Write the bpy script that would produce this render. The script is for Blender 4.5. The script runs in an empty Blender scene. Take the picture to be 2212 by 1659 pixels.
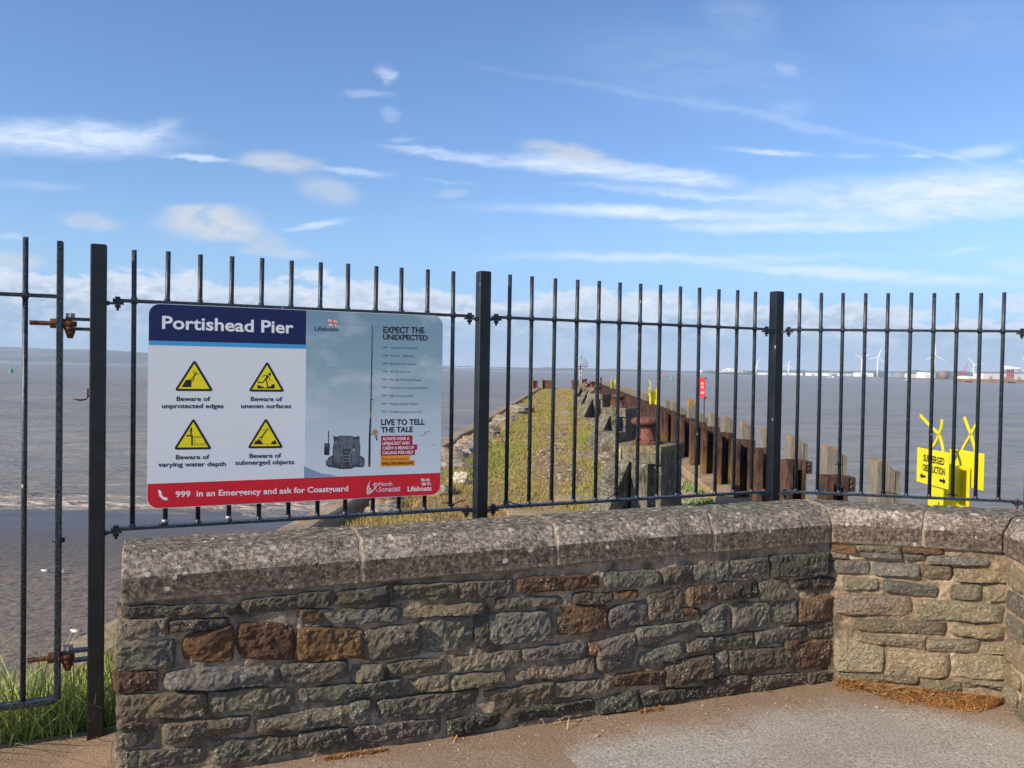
import bpy, bmesh, math, random
import numpy as np
from mathutils import Vector, Matrix, noise
C = bpy.context; D = bpy.data; SC = C.scene
R = math.radians; PI = math.pi
rng = random.Random(7); nrg = np.random.default_rng(11)

# ------------------------------------------------------------------ camera
EYE = Vector((0, 0, 1.5)); F = 1789.0; CX, CY = 1106.0, 829.5
PITCH = math.atan(31.8/F); ROLL = 0.0165
fw = Vector((0, math.cos(PITCH), -math.sin(PITCH))); up0 = Vector((0, math.sin(PITCH), math.cos(PITCH))); rt0 = Vector((1, 0, 0))
RT = rt0*math.cos(ROLL) + up0*math.sin(ROLL); UP = up0*math.cos(ROLL) - rt0*math.sin(ROLL)
cd = D.cameras.new("camera"); cam = D.objects.new("camera", cd); SC.collection.objects.link(cam)
cd.sensor_width = 36; cd.lens = F/2212*36; cd.clip_start = 0.05; cd.clip_end = 60000
m3 = Matrix((RT, UP, -fw)).transposed(); cam.matrix_world = Matrix.Translation(EYE) @ m3.to_4x4()
SC.camera = cam
def ray(x, y): return (fw*F + RT*(x-CX) - UP*(y-CY)).normalized()
def P(x, y, Y): d = ray(x, y); return EYE + d*(Y/d.y)
def Pz(x, y, z): d = ray(x, y); return EYE + d*((z-EYE.z)/d.z)
def Pn(x, y, p0, n): d = ray(x, y); return EYE + d*((Vector(p0)-EYE).dot(n)/d.dot(n))
def H(x): return 779.5 + ROLL*x           # picture row of the eye-level horizon

# ------------------------------------------------------------------ node helper
class G:
    def __init__(s, tree): s.t = tree; s.N = tree.nodes; s.L = tree.links
    def n(s, typ, ins=None, **props):
        nd = s.N.new(typ)
        for k, v in props.items(): setattr(nd, k, v)
        for k, v in (ins or {}).items():
            sk = nd.inputs[k]
            if isinstance(v, bpy.types.NodeSocket): s.L.new(v, sk)
            else:
                try: sk.default_value = v
                except Exception: sk.default_value = (v, v, v)
        return nd
    def math(s, op, a, b=0.0, c=None, clamp=False):
        ins = {0: a, 1: b}
        if c is not None: ins[2] = c
        return s.n('ShaderNodeMath', ins, operation=op, use_clamp=clamp).outputs[0]
    def vm(s, op, a, b=(0, 0, 0)): return s.n('ShaderNodeVectorMath', {0: a, 1: b}, operation=op).outputs[0]
    def mix(s, f, a, b, bt='MIX'):
        nd = s.n('ShaderNodeMix', data_type='RGBA', blend_type=bt)
        for i, v in ((0, f), (6, a), (7, b)):
            if isinstance(v, bpy.types.NodeSocket): s.L.new(v, nd.inputs[i])
            else: nd.inputs[i].default_value = v
        return nd.outputs[2]
    def noise(s, vec, scale, detail=4, rough=0.55, dist=0.0, out=0):
        return s.n('ShaderNodeTexNoise', {'Vector': vec, 'Scale': scale, 'Detail': detail, 'Roughness': rough, 'Distortion': dist}).outputs[out]
    def vor(s, vec, scale, feature='F1', out=0, rnd=1.0):
        return s.n('ShaderNodeTexVoronoi', {'Vector': vec, 'Scale': scale, 'Randomness': rnd}, feature=feature).outputs[out]
    def ramp(s, fac, pts, interp='LINEAR'):
        nd = s.n('ShaderNodeValToRGB', {0: fac}); cr = nd.color_ramp; cr.interpolation = interp
        while len(cr.elements) < len(pts): cr.elements.new(0.5)
        for e, (p, c) in zip(cr.elements, pts): e.position = p; e.color = c
        return nd.outputs[0]
    def mr(s, v, a, b, c=0.0, d=1.0, interp='LINEAR'):
        return s.n('ShaderNodeMapRange', {'Value': v, 'From Min': a, 'From Max': b, 'To Min': c, 'To Max': d}, interpolation_type=interp).outputs[0]
    def scale(s, vec, sx, sy, sz): return s.vm('MULTIPLY', vec, (sx, sy, sz))
    def pos(s): return s.n('ShaderNodeNewGeometry').outputs['Position']
    def sep(s, v): return s.n('ShaderNodeSeparateXYZ', {0: v}).outputs
    def attr(s, name): return s.n('ShaderNodeVertexColor', layer_name=name).outputs[0]
    def bump(s, h, strength=0.5, dist=0.01, normal=None):
        ins = {'Height': h, 'Strength': strength, 'Distance': dist}
        if normal is not None: ins['Normal'] = normal
        return s.n('ShaderNodeBump', ins).outputs[0]

def hx(h, a=1.0):
    h = h.lstrip('#'); o = []
    for i in (0, 2, 4):
        c = int(h[i:i+2], 16)/255; o.append(c/12.92 if c <= 0.04045 else ((c+0.055)/1.055)**2.4)
    return (*o, a)
def gr(v): return (v, v, v, 1)

# ------------------------------------------------------------------ sun and sky
SUN_PHI, SUN_EL = R(56), R(30)       # phi: from straight behind the camera towards its left
sdir = Vector((-math.sin(SUN_PHI)*math.cos(SUN_EL), -math.cos(SUN_PHI)*math.cos(SUN_EL), math.sin(SUN_EL)))
sl = D.lights.new("sun", 'SUN'); so = D.objects.new("sun", sl); SC.collection.objects.link(so)
sl.energy = 5.0; sl.angle = R(0.6); sl.color = (1.0, 0.86, 0.68)
so.rotation_euler = sdir.to_track_quat('Z', 'Y').to_euler(); so.location = (0, 0, 30)
SC.view_settings.view_transform = 'Standard'; SC.view_settings.look = 'None'
SC.view_settings.exposure = 0.35; SC.view_settings.gamma = 1.0

w = D.worlds.new("World"); SC.world = w; w.use_nodes = True
g = G(w.node_tree); g.N.clear()
sky = g.n('ShaderNodeTexSky', sky_type='NISHITA', sun_disc=False, sun_elevation=SUN_EL, sun_rotation=math.atan2(sdir.x, sdir.y),
          air_density=1.0, dust_density=0.6, ozone_density=2.5)
dirv = g.n('ShaderNodeTexCoord').outputs['Generated']
dx, dy, dz = g.sep(dirv)
dys = g.math('MAXIMUM', dy, 0.06)
a = g.math('DIVIDE', dx, dys); b = g.math('DIVIDE', dz, dys)
ab = g.n('ShaderNodeCombineXYZ', {0: a, 1: b, 2: 0.0}).outputs[0]
# feathery distortion of every cloud outline
dn = g.noise(g.scale(ab, 9, 26, 1), 1.0, 6, 0.62, 0.4, out=1)
dn2 = g.vm('SUBTRACT', dn, (0.5, 0.5, 0.5))
abd = g.vm('ADD', ab, g.scale(dn2, 0.055, 0.017, 0))
dn3 = g.vm('SUBTRACT', g.noise(g.scale(ab, 40, 60, 1), 1.0, 5, 0.65, 0.2, out=1), (0.5, 0.5, 0.5))
abd = g.vm('ADD', abd, g.scale(dn3, 0.012, 0.010, 0))
def cloud(px, py, hl, ht, ang, alpha, soft=0.0):
    u = (px-CX)/F; v = (H(px)-py)/F
    mp = g.n('ShaderNodeMapping', {'Vector': abd, 'Location': (u, v, 0), 'Rotation': (0, 0, R(-ang)), 'Scale': (hl/F, ht/F, 1)}, vector_type='TEXTURE').outputs[0]
    ln = g.n('ShaderNodeVectorMath', {0: mp}, operation='LENGTH').outputs['Value']
    return g.mr(ln, 1.25, soft, 0.0, alpha, 'SMOOTHSTEP')
def gather(lst, soft=0.0):
    acc = None
    for c in lst:
        m = cloud(*c, soft=soft); acc = m if acc is None else g.math('SUBTRACT', 1.0, g.math('MULTIPLY', g.math('SUBTRACT', 1.0, acc), g.math('SUBTRACT', 1.0, m)))
    return acc
white = gather([(120, 300, 290, 44, 1, .85), (330, 285, 60, 30, -12, .4), (425, 345, 85, 8, 5, .75), (770, 373, 90, 10, 5, .5), (675, 487, 75, 9, -9, .75),
    (960, 338, 170, 13, 6, .6), (1290, 368, 250, 24, 5, .85), (1480, 385, 130, 22, 3, .8), (1140, 358, 160, 18, 6, .4),
    (1330, 200, 320, 8, 9, .13), (1700, 268, 270, 13, 12, .19), (2050, 348, 190, 7, 12, .24),
    (1650, 330, 112, 8, 3, .7), (1840, 339, 52, 7, 1, .4), (1965, 343, 45, 5, 0, .55), (2110, 330, 85, 16, -10, .6), (2205, 349, 30, 4, 3, .5),
    (1930, 425, 430, 46, -2, .75), (2110, 405, 240, 50, -4, .75), (1430, 461, 420, 16, 1, .85), (1700, 490, 320, 14, -1, .75), (1480, 420, 260, 12, 3, .5), (2000, 460, 320, 28, -3, .75),
    (1450, 556, 440, 12, -1, .6), (1850, 592, 380, 16, 3, .8), (2070, 545, 62, 8, -9, .45), (2180, 580, 70, 20, 0, .35),
    (825, 168, 24, 24, 30, .42), (785, 210, 62, 11, 0, .28), (838, 250, 20, 18, 20, .26), (850, 302, 36, 9, 0, .26), (60, 402, 130, 14, 0, .2),
    (960, 395, 60, 4, 2, .25), (0, 510, 90, 8, 2, .3),
    (1580, 50, 90, 60, 10, .13), (1680, 155, 36, 10, 20, .22), (1500, 160, 330, 110, 8, .10), (1700, 240, 60, 26, 0, .16), (2050, 60, 300, 90, 0, .08)], .2)
greyc = gather([(600, 355, 100, 25, 4, .72), (700, 415, 72, 32, 6, .5), (440, 482, 118, 38, -2, .85), (540, 510, 80, 26, 12, .6), (190, 480, 72, 20, 6, .55), (590, 545, 100, 12, 3, .5),
    (970, 420, 42, 12, 0, .35), (1210, 333, 95, 24, 8, .7), (20, 562, 80, 22, 2, .7), (1290, 350, 60, 18, 8, .45), (430, 460, 70, 20, 0, .6), (480, 500, 60, 22, 0, .6)], .35)
greyc = g.math('MULTIPLY', greyc, g.mr(g.noise(g.vm('ADD', g.scale(abd, 26, 48, 1), (2, 9, 0)), 1.0, 7, .6), .34, .52, .45, 1.05), clamp=True)
tex = g.mr(g.noise(g.vm('ADD', g.scale(abd, 14, 70, 1), (3, 1, 0)), 1.0, 9, 0.68, 0.5), 0.34, 0.62, 0.38, 1.12)
white = g.math('MULTIPLY', white, tex, clamp=True)
# bank of cumulus low over the horizon
top = g.math('ADD', 0.098, g.math('MULTIPLY', a, -0.022))
nb = g.noise(g.vm('ADD', g.scale(abd, 9, 22, 1), (1.7, 4.2, 0)), 1.0, 8, 0.6)
nb2 = g.noise(g.vm('ADD', g.scale(ab, 30, 55, 1), (7, 2, 0)), 1.0, 6, 0.65)
edge = g.math('ADD', top, g.math('MULTIPLY', g.math('SUBTRACT', nb, 0.5), 0.13))
bank = g.mr(g.math('SUBTRACT', edge, b), 0.0, 0.016, 0.0, 0.93, 'SMOOTHSTEP')
depth = g.math('SUBTRACT', edge, b)
lit = g.math('MULTIPLY', g.mr(depth, 0.004, 0.040, 1.0, 0.0, 'SMOOTHSTEP'), 0.75)
lit2 = g.mr(g.math('ADD', g.math('MULTIPLY', nb2, 0.55), g.math('MULTIPLY', nb, 0.45)), 0.47, 0.62, 0.0, 0.8)
litf = g.math('MAXIMUM', lit, g.math('MULTIPLY', lit2, g.mr(b, 0.015, 0.075, 0.15, 1.0)))
bankcol = g.mix(litf, hx('#93abc6'), hx('#e6e8ee'))
gaps = g.mr(g.math('ADD', nb2, g.math('MULTIPLY', b, 3.0)), 0.60, 0.46, 0.0, 1.0)
# the sky: Nishita, with the photograph's richer blue
skyc = g.mix(1.0, g.n('ShaderNodeVectorMath', {0: sky.outputs[0], 1: (0.15, 0.15, 0.15)}, operation='MULTIPLY').outputs[0], (0.64, 0.76, 0.94, 1), 'MULTIPLY')
lowc = g.mix(g.mr(b, 0.01, 0.20, 0.85, 0.0, 'SMOOTHSTEP'), skyc, hx('#86aedb'))
c1 = g.mix(g.math('MULTIPLY', bank, g.mr(b, -0.01, 0.06, 0.35, 1.0)), lowc, bankcol)
c2 = g.mix(white, c1, hx('#d3dff3'))
c3 = g.mix(greyc, c2, hx('#bfc6d0'))
# away from the view the same sky with plain scattered clouds
pn = g.noise(g.scale(dirv, 2.2, 2.2, 6.0), 1.0, 6, 0.6)
behind = g.mix(g.mr(pn, 0.56, 0.72, 0.0, 0.6), skyc, hx('#e4eaf2'))
fin = g.mix(g.mr(dy, 0.15, 0.4), behind, c3)
bg = g.n('ShaderNodeBackground', {'Color': fin, 'Strength': 1.0})
g.L.new(bg.outputs[0], g.n('ShaderNodeOutputWorld').inputs[0])
w.cycles.sampling_method = 'MANUAL'; w.cycles.sample_map_resolution = 512
# ------------------------------------------------------------------ materials
def mat(name, build):
    m = D.materials.new(name); m.use_nodes = True; g = G(m.node_tree); g.N.clear()
    p = g.n('ShaderNodeBsdfPrincipled'); out = g.n('ShaderNodeOutputMaterial'); g.L.new(p.outputs[0], out.inputs[0])
    def setp(**k):
        for kk, v in k.items():
            kk = {'base': 'Base Color', 'rough': 'Roughness', 'normal': 'Normal', 'metal': 'Metallic', 'spec': 'Specular IOR Level', 'trans': 'Subsurface Weight'}[kk]
            if isinstance(v, bpy.types.NodeSocket): g.L.new(v, p.inputs[kk])
            else: p.inputs[kk].default_value = v
    build(g, setp); return m
def flat(name, c, rough=0.5, metal=0.0, var=0.12, sc=30, spec=0.5):
    def b(g, s):
        nz = g.noise(g.pos(), sc, 5, 0.6)
        lo = tuple(x*(1-var) for x in c[:3])+(1,); hi = tuple(min(1, x*(1+var)) for x in c[:3])+(1,)
        s(base=g.mix(g.mr(nz, 0.35, 0.65), lo, hi), rough=rough, metal=metal, spec=spec)
    return mat(name, b)
M = {}
def iron(g, s):
    po = g.pos()
    n1 = g.noise(po, 150, 4, 0.65); n2 = g.noise(po, 9, 3, 0.5)
    v = g.vor(g.scale(po, 1, 1, .5), 26)                       # flaked paint chips
    chips = g.math('MULTIPLY', g.mr(v, 0.14, 0.10), g.mr(n2, 0.60, 0.66))
    dust = g.mr(n1, 0.46, 0.60, 0.0, 0.75)
    c = g.mix(dust, hx('#0f141a'), hx('#4b5765'))
    c = g.mix(chips, c, hx('#b9bab5'))
    rst = g.mr(g.noise(g.vm('ADD', po, (5, 5, 5)), 22, 4, 0.7), 0.68, 0.74)
    c = g.mix(rst, c, hx('#4a2a1c'))
    s(base=c, rough=0.42, normal=g.bump(n1, 0.35, 0.002))
M['iron'] = mat('black_paint', iron)
def ironpost(g, s):
    po = g.pos(); n1 = g.noise(po, 14, 4, 0.5)
    v = g.vor(g.scale(po, 1, 1, .5), 18); n2 = g.noise(po, 6, 3, .5)
    chips = g.math('MULTIPLY', g.mr(v, 0.12, 0.09), g.mr(n2, 0.60, 0.64))
    c = g.mix(g.mr(n1, 0.4, 0.62), hx('#080b0f'), hx('#131920'))
    s(base=g.mix(chips, c, hx('#a9aca8')), rough=0.38, normal=g.bump(g.noise(po, 90, 3, .5), 0.15, 0.001))
M['post'] = mat('post_paint', ironpost)
def rust(lo, mid, hi, sc=18):
    def b(g, s):
        po = g.scale(g.pos(), 1, 1, .45)
        n = g.noise(po, sc, 7, 0.7, 0.5); n2 = g.noise(po, sc*.22, 3, 0.5)
        c = g.ramp(g.math('ADD', g.math('MULTIPLY', n, .65), g.math('MULTIPLY', n2, .35)), [(0.36, lo), (0.5, mid), (0.64, hi)])
        s(base=c, rough=0.85, spec=0.25, normal=g.bump(n, 0.7, 0.006))
    return b
M['rust'] = mat('rusty_steel', rust(hx('#38221c'), hx('#644036'), hx('#845648')))
M['rust_orange'] = mat('orange_rust', rust(hx('#2c1a13'), hx('#5c3826'), hx('#855a3e'), 60))
def pile(g, s):
    po = g.pos(); sp = g.scale(po, 1, 1, .25)
    n = g.noise(sp, 14, 7, 0.7, 0.5); z = g.sep(po)[2]
    c = g.ramp(n, [(0.34, hx('#211a16')), (0.5, hx('#47352d')), (0.66, hx('#6b5044'))])
    oc = g.math('MULTIPLY', g.mr(g.math('ADD', z, g.math('MULTIPLY', n, .8)), 0.22, -0.10), g.mr(g.noise(sp, 9, 5, .7), .42, .58))
    s(base=g.mix(g.math('MULTIPLY', oc, .7), c, hx('#866738')), rough=0.9, spec=0.2, normal=g.bump(n, 0.7, 0.008))
M['pile'] = mat('sheet_pile_rust', pile)
def timber(g, s):
    po = g.pos(); n = g.noise(g.scale(po, 1, 1, .06), 55, 6, 0.65, 1.2); n2 = g.noise(po, 5, 5, .6); z = g.sep(po)[2]
    c = g.ramp(n, [(0.3, hx('#4f4a40')), (0.5, hx('#767064')), (0.7, hx('#969082'))])
    top = g.math('MULTIPLY', g.mr(z, 0.53, 0.60), g.mr(n2, 0.42, 0.52))
    c = g.mix(top, c, hx('#a67a28'))
    low = g.math('MULTIPLY', g.mr(z, 0.12, -0.25), g.mr(g.noise(g.scale(po, 1, 1, .4), 12, 5, .7), 0.40, 0.55))
    c = g.mix(low, c, hx('#a87d22'))
    s(base=c, rough=0.92, spec=0.2, normal=g.bump(n, 0.8, 0.006))
M['timber'] = mat('weathered_timber', timber)
def stone(g, s):
    po = g.pos(); ob = g.attr('Col')
    n = g.noise(po, 75, 8, 0.82, .4); n2 = g.noise(po, 9, 4, .6); fine = g.noise(po, 160, 4, .7)
    lay = g.noise(g.scale(po, 1, 1, 5), 30, 5, .65)
    c = g.mix(g.mr(n2, .38, .66, 0, .6), ob, g.mix(1.0, ob, (1.5, 1.32, 1.1, 1), 'MULTIPLY'))
    c = g.mix(g.mr(n, .38, .62), g.mix(1.0, c, gr(.55), 'MULTIPLY'), g.mix(1.0, c, gr(1.5), 'MULTIPLY'))
    z = g.sep(po)[2]
    v = g.vor(g.vm('ADD', po, g.scale(g.noise(po, 90, 3, .6, out=1), .008, .008, .008)), 95); lich = g.math('MULTIPLY', g.mr(v, .34, .22), g.mr(g.math('SUBTRACT', g.noise(po, 11, 4, .6), g.math('MULTIPLY', z, .22)), .40, .50))
    c = g.mix(g.math('MULTIPLY', lich, .8), c, hx('#c2c0b2'))
    h = g.math('ADD', g.math('ADD', g.math('MULTIPLY', n, .7), g.math('MULTIPLY', lay, .35)), g.math('MULTIPLY', fine, .18))
    s(base=c, rough=.93, spec=.2, normal=g.bump(h, 1.0, .020))
M['stone'] = mat('rubble_stone', stone)
def mortar(g, s):
    po = g.pos(); n = g.noise(po, 40, 7, .7); n2 = g.noise(po, 6, 4, .6); z = g.sep(po)[2]
    c = g.ramp(g.math('ADD', g.math('MULTIPLY', n, .5), g.math('MULTIPLY', n2, .5)), [(.34, hx('#5c4f43')), (.47, hx('#97846f')), (.62, hx('#baa78f'))])
    dark = g.mr(g.math('ADD', g.noise(po, 7, 5, .65), g.math('MULTIPLY', z, -.14)), .44, .58, 0, .75)
    c = g.mix(dark, c, hx('#4b4238'))
    s(base=c, rough=.95, spec=.15, normal=g.bump(g.math('ADD', n, g.math('MULTIPLY', g.noise(po, 170, 4, .7), .4)), .9, .012))
M['mortar'] = mat('lime_mortar', mortar)
def coping(g, s):
    po = g.pos(); n = g.noise(po, 55, 8, .75); n2 = g.noise(po, 5, 4, .6); n3 = g.noise(po, 200, 4, .7)
    c = g.ramp(g.math('ADD', g.math('MULTIPLY', n, .75), g.math('MULTIPLY', n2, .25)), [(.40, hx('#514840')), (.49, hx('#80756a')), (.60, hx('#bcb0a1'))])
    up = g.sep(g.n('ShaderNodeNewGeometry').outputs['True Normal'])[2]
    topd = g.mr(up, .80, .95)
    side_shade = g.mr(up, .55, .2)
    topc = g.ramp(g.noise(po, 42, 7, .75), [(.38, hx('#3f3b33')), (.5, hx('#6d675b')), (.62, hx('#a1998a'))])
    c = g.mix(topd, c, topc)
    c = g.mix(side_shade, c, g.ramp(n, [(.38, hx('#3e362f')), (.5, hx('#65594f')), (.62, hx('#8f8276'))]))  # upright faces painted darker by normal, so the chamfer reads as sunlit
    pit = g.mr(g.vor(g.vm('ADD', po, g.scale(g.noise(po, 60, 3, .6, out=1), .012, .012, .012)), 78), .30, .14); pm = g.mr(g.noise(po, 16, 5, .65), .46, .60)
    pit = g.math('MULTIPLY', pit, pm)
    c = g.mix(pit, c, hx('#29231f'))
    pt = g.n('ShaderNodeNewGeometry').outputs['Pointiness']; c = g.mix(g.math('MULTIPLY', g.mr(pt, .53, .60), .55), c, hx('#cfc3b2'))  # bright arris line painted on convex edges: highlight as well as wear
    wv = g.vm('ADD', po, g.scale(g.noise(po, 25, 4, .6, out=1), .03, .03, .03))
    sp = g.math('MULTIPLY', g.mr(g.vor(wv, 19), .22, .15), g.mr(g.math('ADD', g.noise(po, 9, 4, .6), g.math('MULTIPLY', topd, .06)), .48, .54))
    sp2 = g.math('MULTIPLY', g.mr(g.vor(wv, 55), .26, .16), g.mr(g.noise(po, 14, 4, .6), .46, .56))
    c = g.mix(g.math('MULTIPLY', g.math('MAXIMUM', sp, g.math('MULTIPLY', sp2, .5)), .85), c, hx('#cbc6ba'))
    h = g.math('SUBTRACT', g.math('ADD', g.math('MULTIPLY', n, .7), g.math('MULTIPLY', n3, .3)), g.math('MULTIPLY', pit, .5))
    s(base=c, rough=.95, spec=.2, normal=g.bump(h, 1.0, .014))
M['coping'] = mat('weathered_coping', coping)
def pave(g, s):
    po = g.pos(); x, y, z = g.sep(po)
    n = g.noise(po, 90, 7, .75); n2 = g.noise(po, 2.4, 6, .62); n3 = g.noise(g.scale(po, 1, .55, 1), 160, 4, .7)
    conc = g.ramp(n, [(.36, hx('#7f796f')), (.5, hx('#aca59b')), (.64, hx('#d0cac0'))])
    soil = g.ramp(n, [(.34, hx('#75614e')), (.5, hx('#967f69')), (.66, hx('#b39c84'))])
    # distance in front of the two wall faces decides where dirt has gathered
    d1 = g.math('ADD', g.math('MULTIPLY', g.math('SUBTRACT', x, 1.56), .393), g.math('MULTIPLY', g.math('SUBTRACT', y, 4.06), -.9195))
    d2 = g.math('ADD', g.math('MULTIPLY', g.math('SUBTRACT', x, 1.56), -.221), g.math('MULTIPLY', g.math('SUBTRACT', y, 4.06), -.975))
    dm = g.math('MINIMUM', d1, d2)
    j0, j1 = Pz(1181, 1589, .0), Pz(1244, 1659, .0); jn = Vector((j1.y-j0.y, j0.x-j1.x, 0)).normalized(); jn = jn if jn.x > 0 else -jn
    leftdirt = g.mr(g.math('ADD', g.math('MULTIPLY', x, jn.x), g.math('MULTIPLY', y, jn.y)), j0.dot(jn)+.004, j0.dot(jn)-.004, 0, 1)      # left slab beyond the joint is browner
    f = g.math('MAXIMUM', g.mr(g.math('SUBTRACT', dm, g.math('MULTIPLY', n2, .55)), .06, -.16), g.math('MULTIPLY', leftdirt, g.mr(n2, .3, .6, .6, .95)))
    c = g.mix(f, conc, soil)
    c = g.mix(g.mr(g.noise(po, 1.1, 4, .6), .46, .62, 0, .28), c, hx('#7f6c58'))
    v = g.mr(g.vor(po, 60), .14, .06)
    c = g.mix(g.math('MULTIPLY', v, g.mr(n2, .5, .6)), c, hx('#c9c2b6'))
    s(base=c, rough=.95, spec=.2, normal=g.bump(g.math('ADD', n, g.math('MULTIPLY', n3, .6)), .85, .008))
M['pave'] = mat('worn_concrete', pave)
def ground(g, s):
    po = g.pos(); x, y, z = g.sep(po); n = g.noise(po, 3.2, 7, .68); n2 = g.noise(po, .42, 4, .55); n3 = g.noise(po, 24, 6, .7)
    dry = g.ramp(n3, [(.34, hx('#66543a')), (.5, hx('#8a7350')), (.66, hx('#a88f68'))])
    grn = g.ramp(n3, [(.34, hx('#55602c')), (.5, hx('#76803c')), (.66, hx('#929a54'))])
    c = g.mix(g.mr(g.math('ADD', g.math('MULTIPLY', n, .5), g.math('MULTIPLY', n2, .5)), .50, .60, 0, .7), dry, grn)
    px = g.math('SUBTRACT', x, g.math('ADD', g.math('MULTIPLY', y, .063), -.28))
    path = g.mr(g.math('ABSOLUTE', px), .55, .2)
    c = g.mix(g.math('MULTIPLY', path, g.mr(n, .38, .56)), c, g.ramp(n3, [(.36, hx('#6f5c44')), (.64, hx('#ab9472'))]))
    gz = g.math('MULTIPLY', g.mr(px, 1.5, 1.9), g.mr(y, 25, 22)); bands = g.math('MULTIPLY', g.mr(px, .3, .8), g.math('MAXIMUM', g.mr(g.math('ABSOLUTE', g.math('SUBTRACT', y, 11.0)), 1.3, .6), g.mr(g.math('ABSOLUTE', g.math('SUBTRACT', y, 23.0)), 1.3, .6)))
    c = g.mix(g.math('MULTIPLY', g.math('MAXIMUM', gz, bands), g.mr(n, .32, .5)), c, g.ramp(n3, [(.36, hx('#6f6555')), (.64, hx('#aea28c'))]))
    red = g.math('MULTIPLY', g.mr(g.noise(g.vm('ADD', po, (9, 3, 0)), .9, 4, .6), .58, .64), g.mr(y, 20, 15))
    c = g.mix(g.math('MULTIPLY', red, .6), c, hx('#9a5f48'))
    s(base=c, rough=.95, spec=.1, normal=g.bump(n3, .8, .03))
M['ground'] = mat('dry_turf', ground)
def leafy(g, s): s(base=g.attr('Col'), rough=.75, spec=.25)
M['grass'] = mat('grass_blades', leafy)
def seawall(g, s):
    po = g.pos(); n = g.noise(po, 14, 7, .7); n2 = g.noise(po, 1.6, 5, .65)
    c = g.ramp(g.math('ADD', g.math('MULTIPLY', n, .55), g.math('MULTIPLY', n2, .45)), [(.36, hx('#6f614d')), (.5, hx('#97876f')), (.64, hx('#b6a78e'))])
    och = g.math('MULTIPLY', g.mr(g.noise(po, 5, 6, .7), .55, .63), .55)
    c = g.mix(och, c, hx('#9c7038'))
    s(base=c, rough=.95, spec=.2, normal=g.bump(n, .8, .02))
M['seawall'] = mat('sea_wall_concrete', seawall)
def plinth(g, s):
    po = g.pos(); n = g.noise(g.scale(po, 1, 1, .35), 22, 7, .7); n2 = g.noise(po, 3, 5, .6); z = g.sep(po)[2]
    c = g.ramp(g.math('ADD', g.math('MULTIPLY', n, .6), g.math('MULTIPLY', n2, .4)), [(.38, hx('#35332c')), (.5, hx('#625d51')), (.62, hx('#8b8677'))])
    top = g.math('MULTIPLY', g.mr(z, .18, .38), g.mr(g.noise(po, 11, 6, .7), .46, .58))
    c = g.mix(top, c, hx('#8c7740'))
    lich = g.math('MULTIPLY', g.mr(g.vor(po, 26), .24, .16), g.mr(g.noise(po, 4, 4, .6), .48, .58))
    c = g.mix(lich, c, hx('#b9b9ac'))
    s(base=c, rough=.95, spec=.2, normal=g.bump(n, .8, .015))
M['kerb'] = flat('kerb_concrete', hx('#8b7759'), .95, 0, .35, 5)
M['plinth'] = mat('lichened_concrete', plinth)
def rock(g, s):
    po = g.pos(); n = g.noise(po, 5, 8, .72); n2 = g.noise(po, 2.0, 4, .6)
    c = g.ramp(n, [(.34, hx('#5c5348')), (.5, hx('#8a7f6f')), (.66, hx('#aea491'))])
    c = g.mix(g.mr(n2, .54, .62, 0, .7), c, hx('#a4692d'))
    c = g.mix(g.mr(g.noise(g.vm('ADD', po, (4, 4, 4)), 3.5, 5, .65), .60, .66, 0, .8), c, hx('#c5c2b6'))
    s(base=c, rough=.95, spec=.2, normal=g.bump(n, 1, .05))
M['rock'] = mat('lichened_rock', rock)
def wrock(g, s):
    po = g.pos(); n = g.noise(po, 16, 8, .72)
    s(base=g.ramp(n, [(.34, hx('#8f846f')), (.5, hx('#c4baa5')), (.66, hx('#e0d8c6'))]), rough=.95, spec=.2, normal=g.bump(n, 1, .04))
M['white_rock'] = mat('pale_limestone', wrock)
def gravel(g, s): s(base=g.attr('Col'), rough=.95, spec=.15, normal=g.bump(g.noise(g.pos(), 60, 4, .7), .6, .01))
M['gravel'] = mat('gravel_stones', gravel)
def mud(g, s):
    po = g.pos(); n = g.noise(g.scale(po, .6, 1.6, 1), 1.6, 7, .7, .6); n3 = g.noise(g.scale(po, 1, .8, 1), 4.5, 6, .75); n2 = g.noise(po, .12, 4, .5); y = g.sep(po)[1]
    c = g.ramp(n3, [(.38, hx('#473f37')), (.46, hx('#675d52')), (.62, hx('#84796c'))])
    wet = g.mr(g.math('ADD', y, g.math('MULTIPLY', n2, 14)), 38, 52)
    c = g.mix(wet, c, hx('#4c4238'))
    s(base=c, rough=g.mr(wet, 0, 1, .75, .36), spec=.5, normal=g.bump(g.math('ADD', g.math('MULTIPLY', n, .6), g.math('MULTIPLY', n3, .5)), g.mr(wet, 0, 1, .8, .3), .10))
M['mud'] = mat('tidal_mud', mud)
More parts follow.
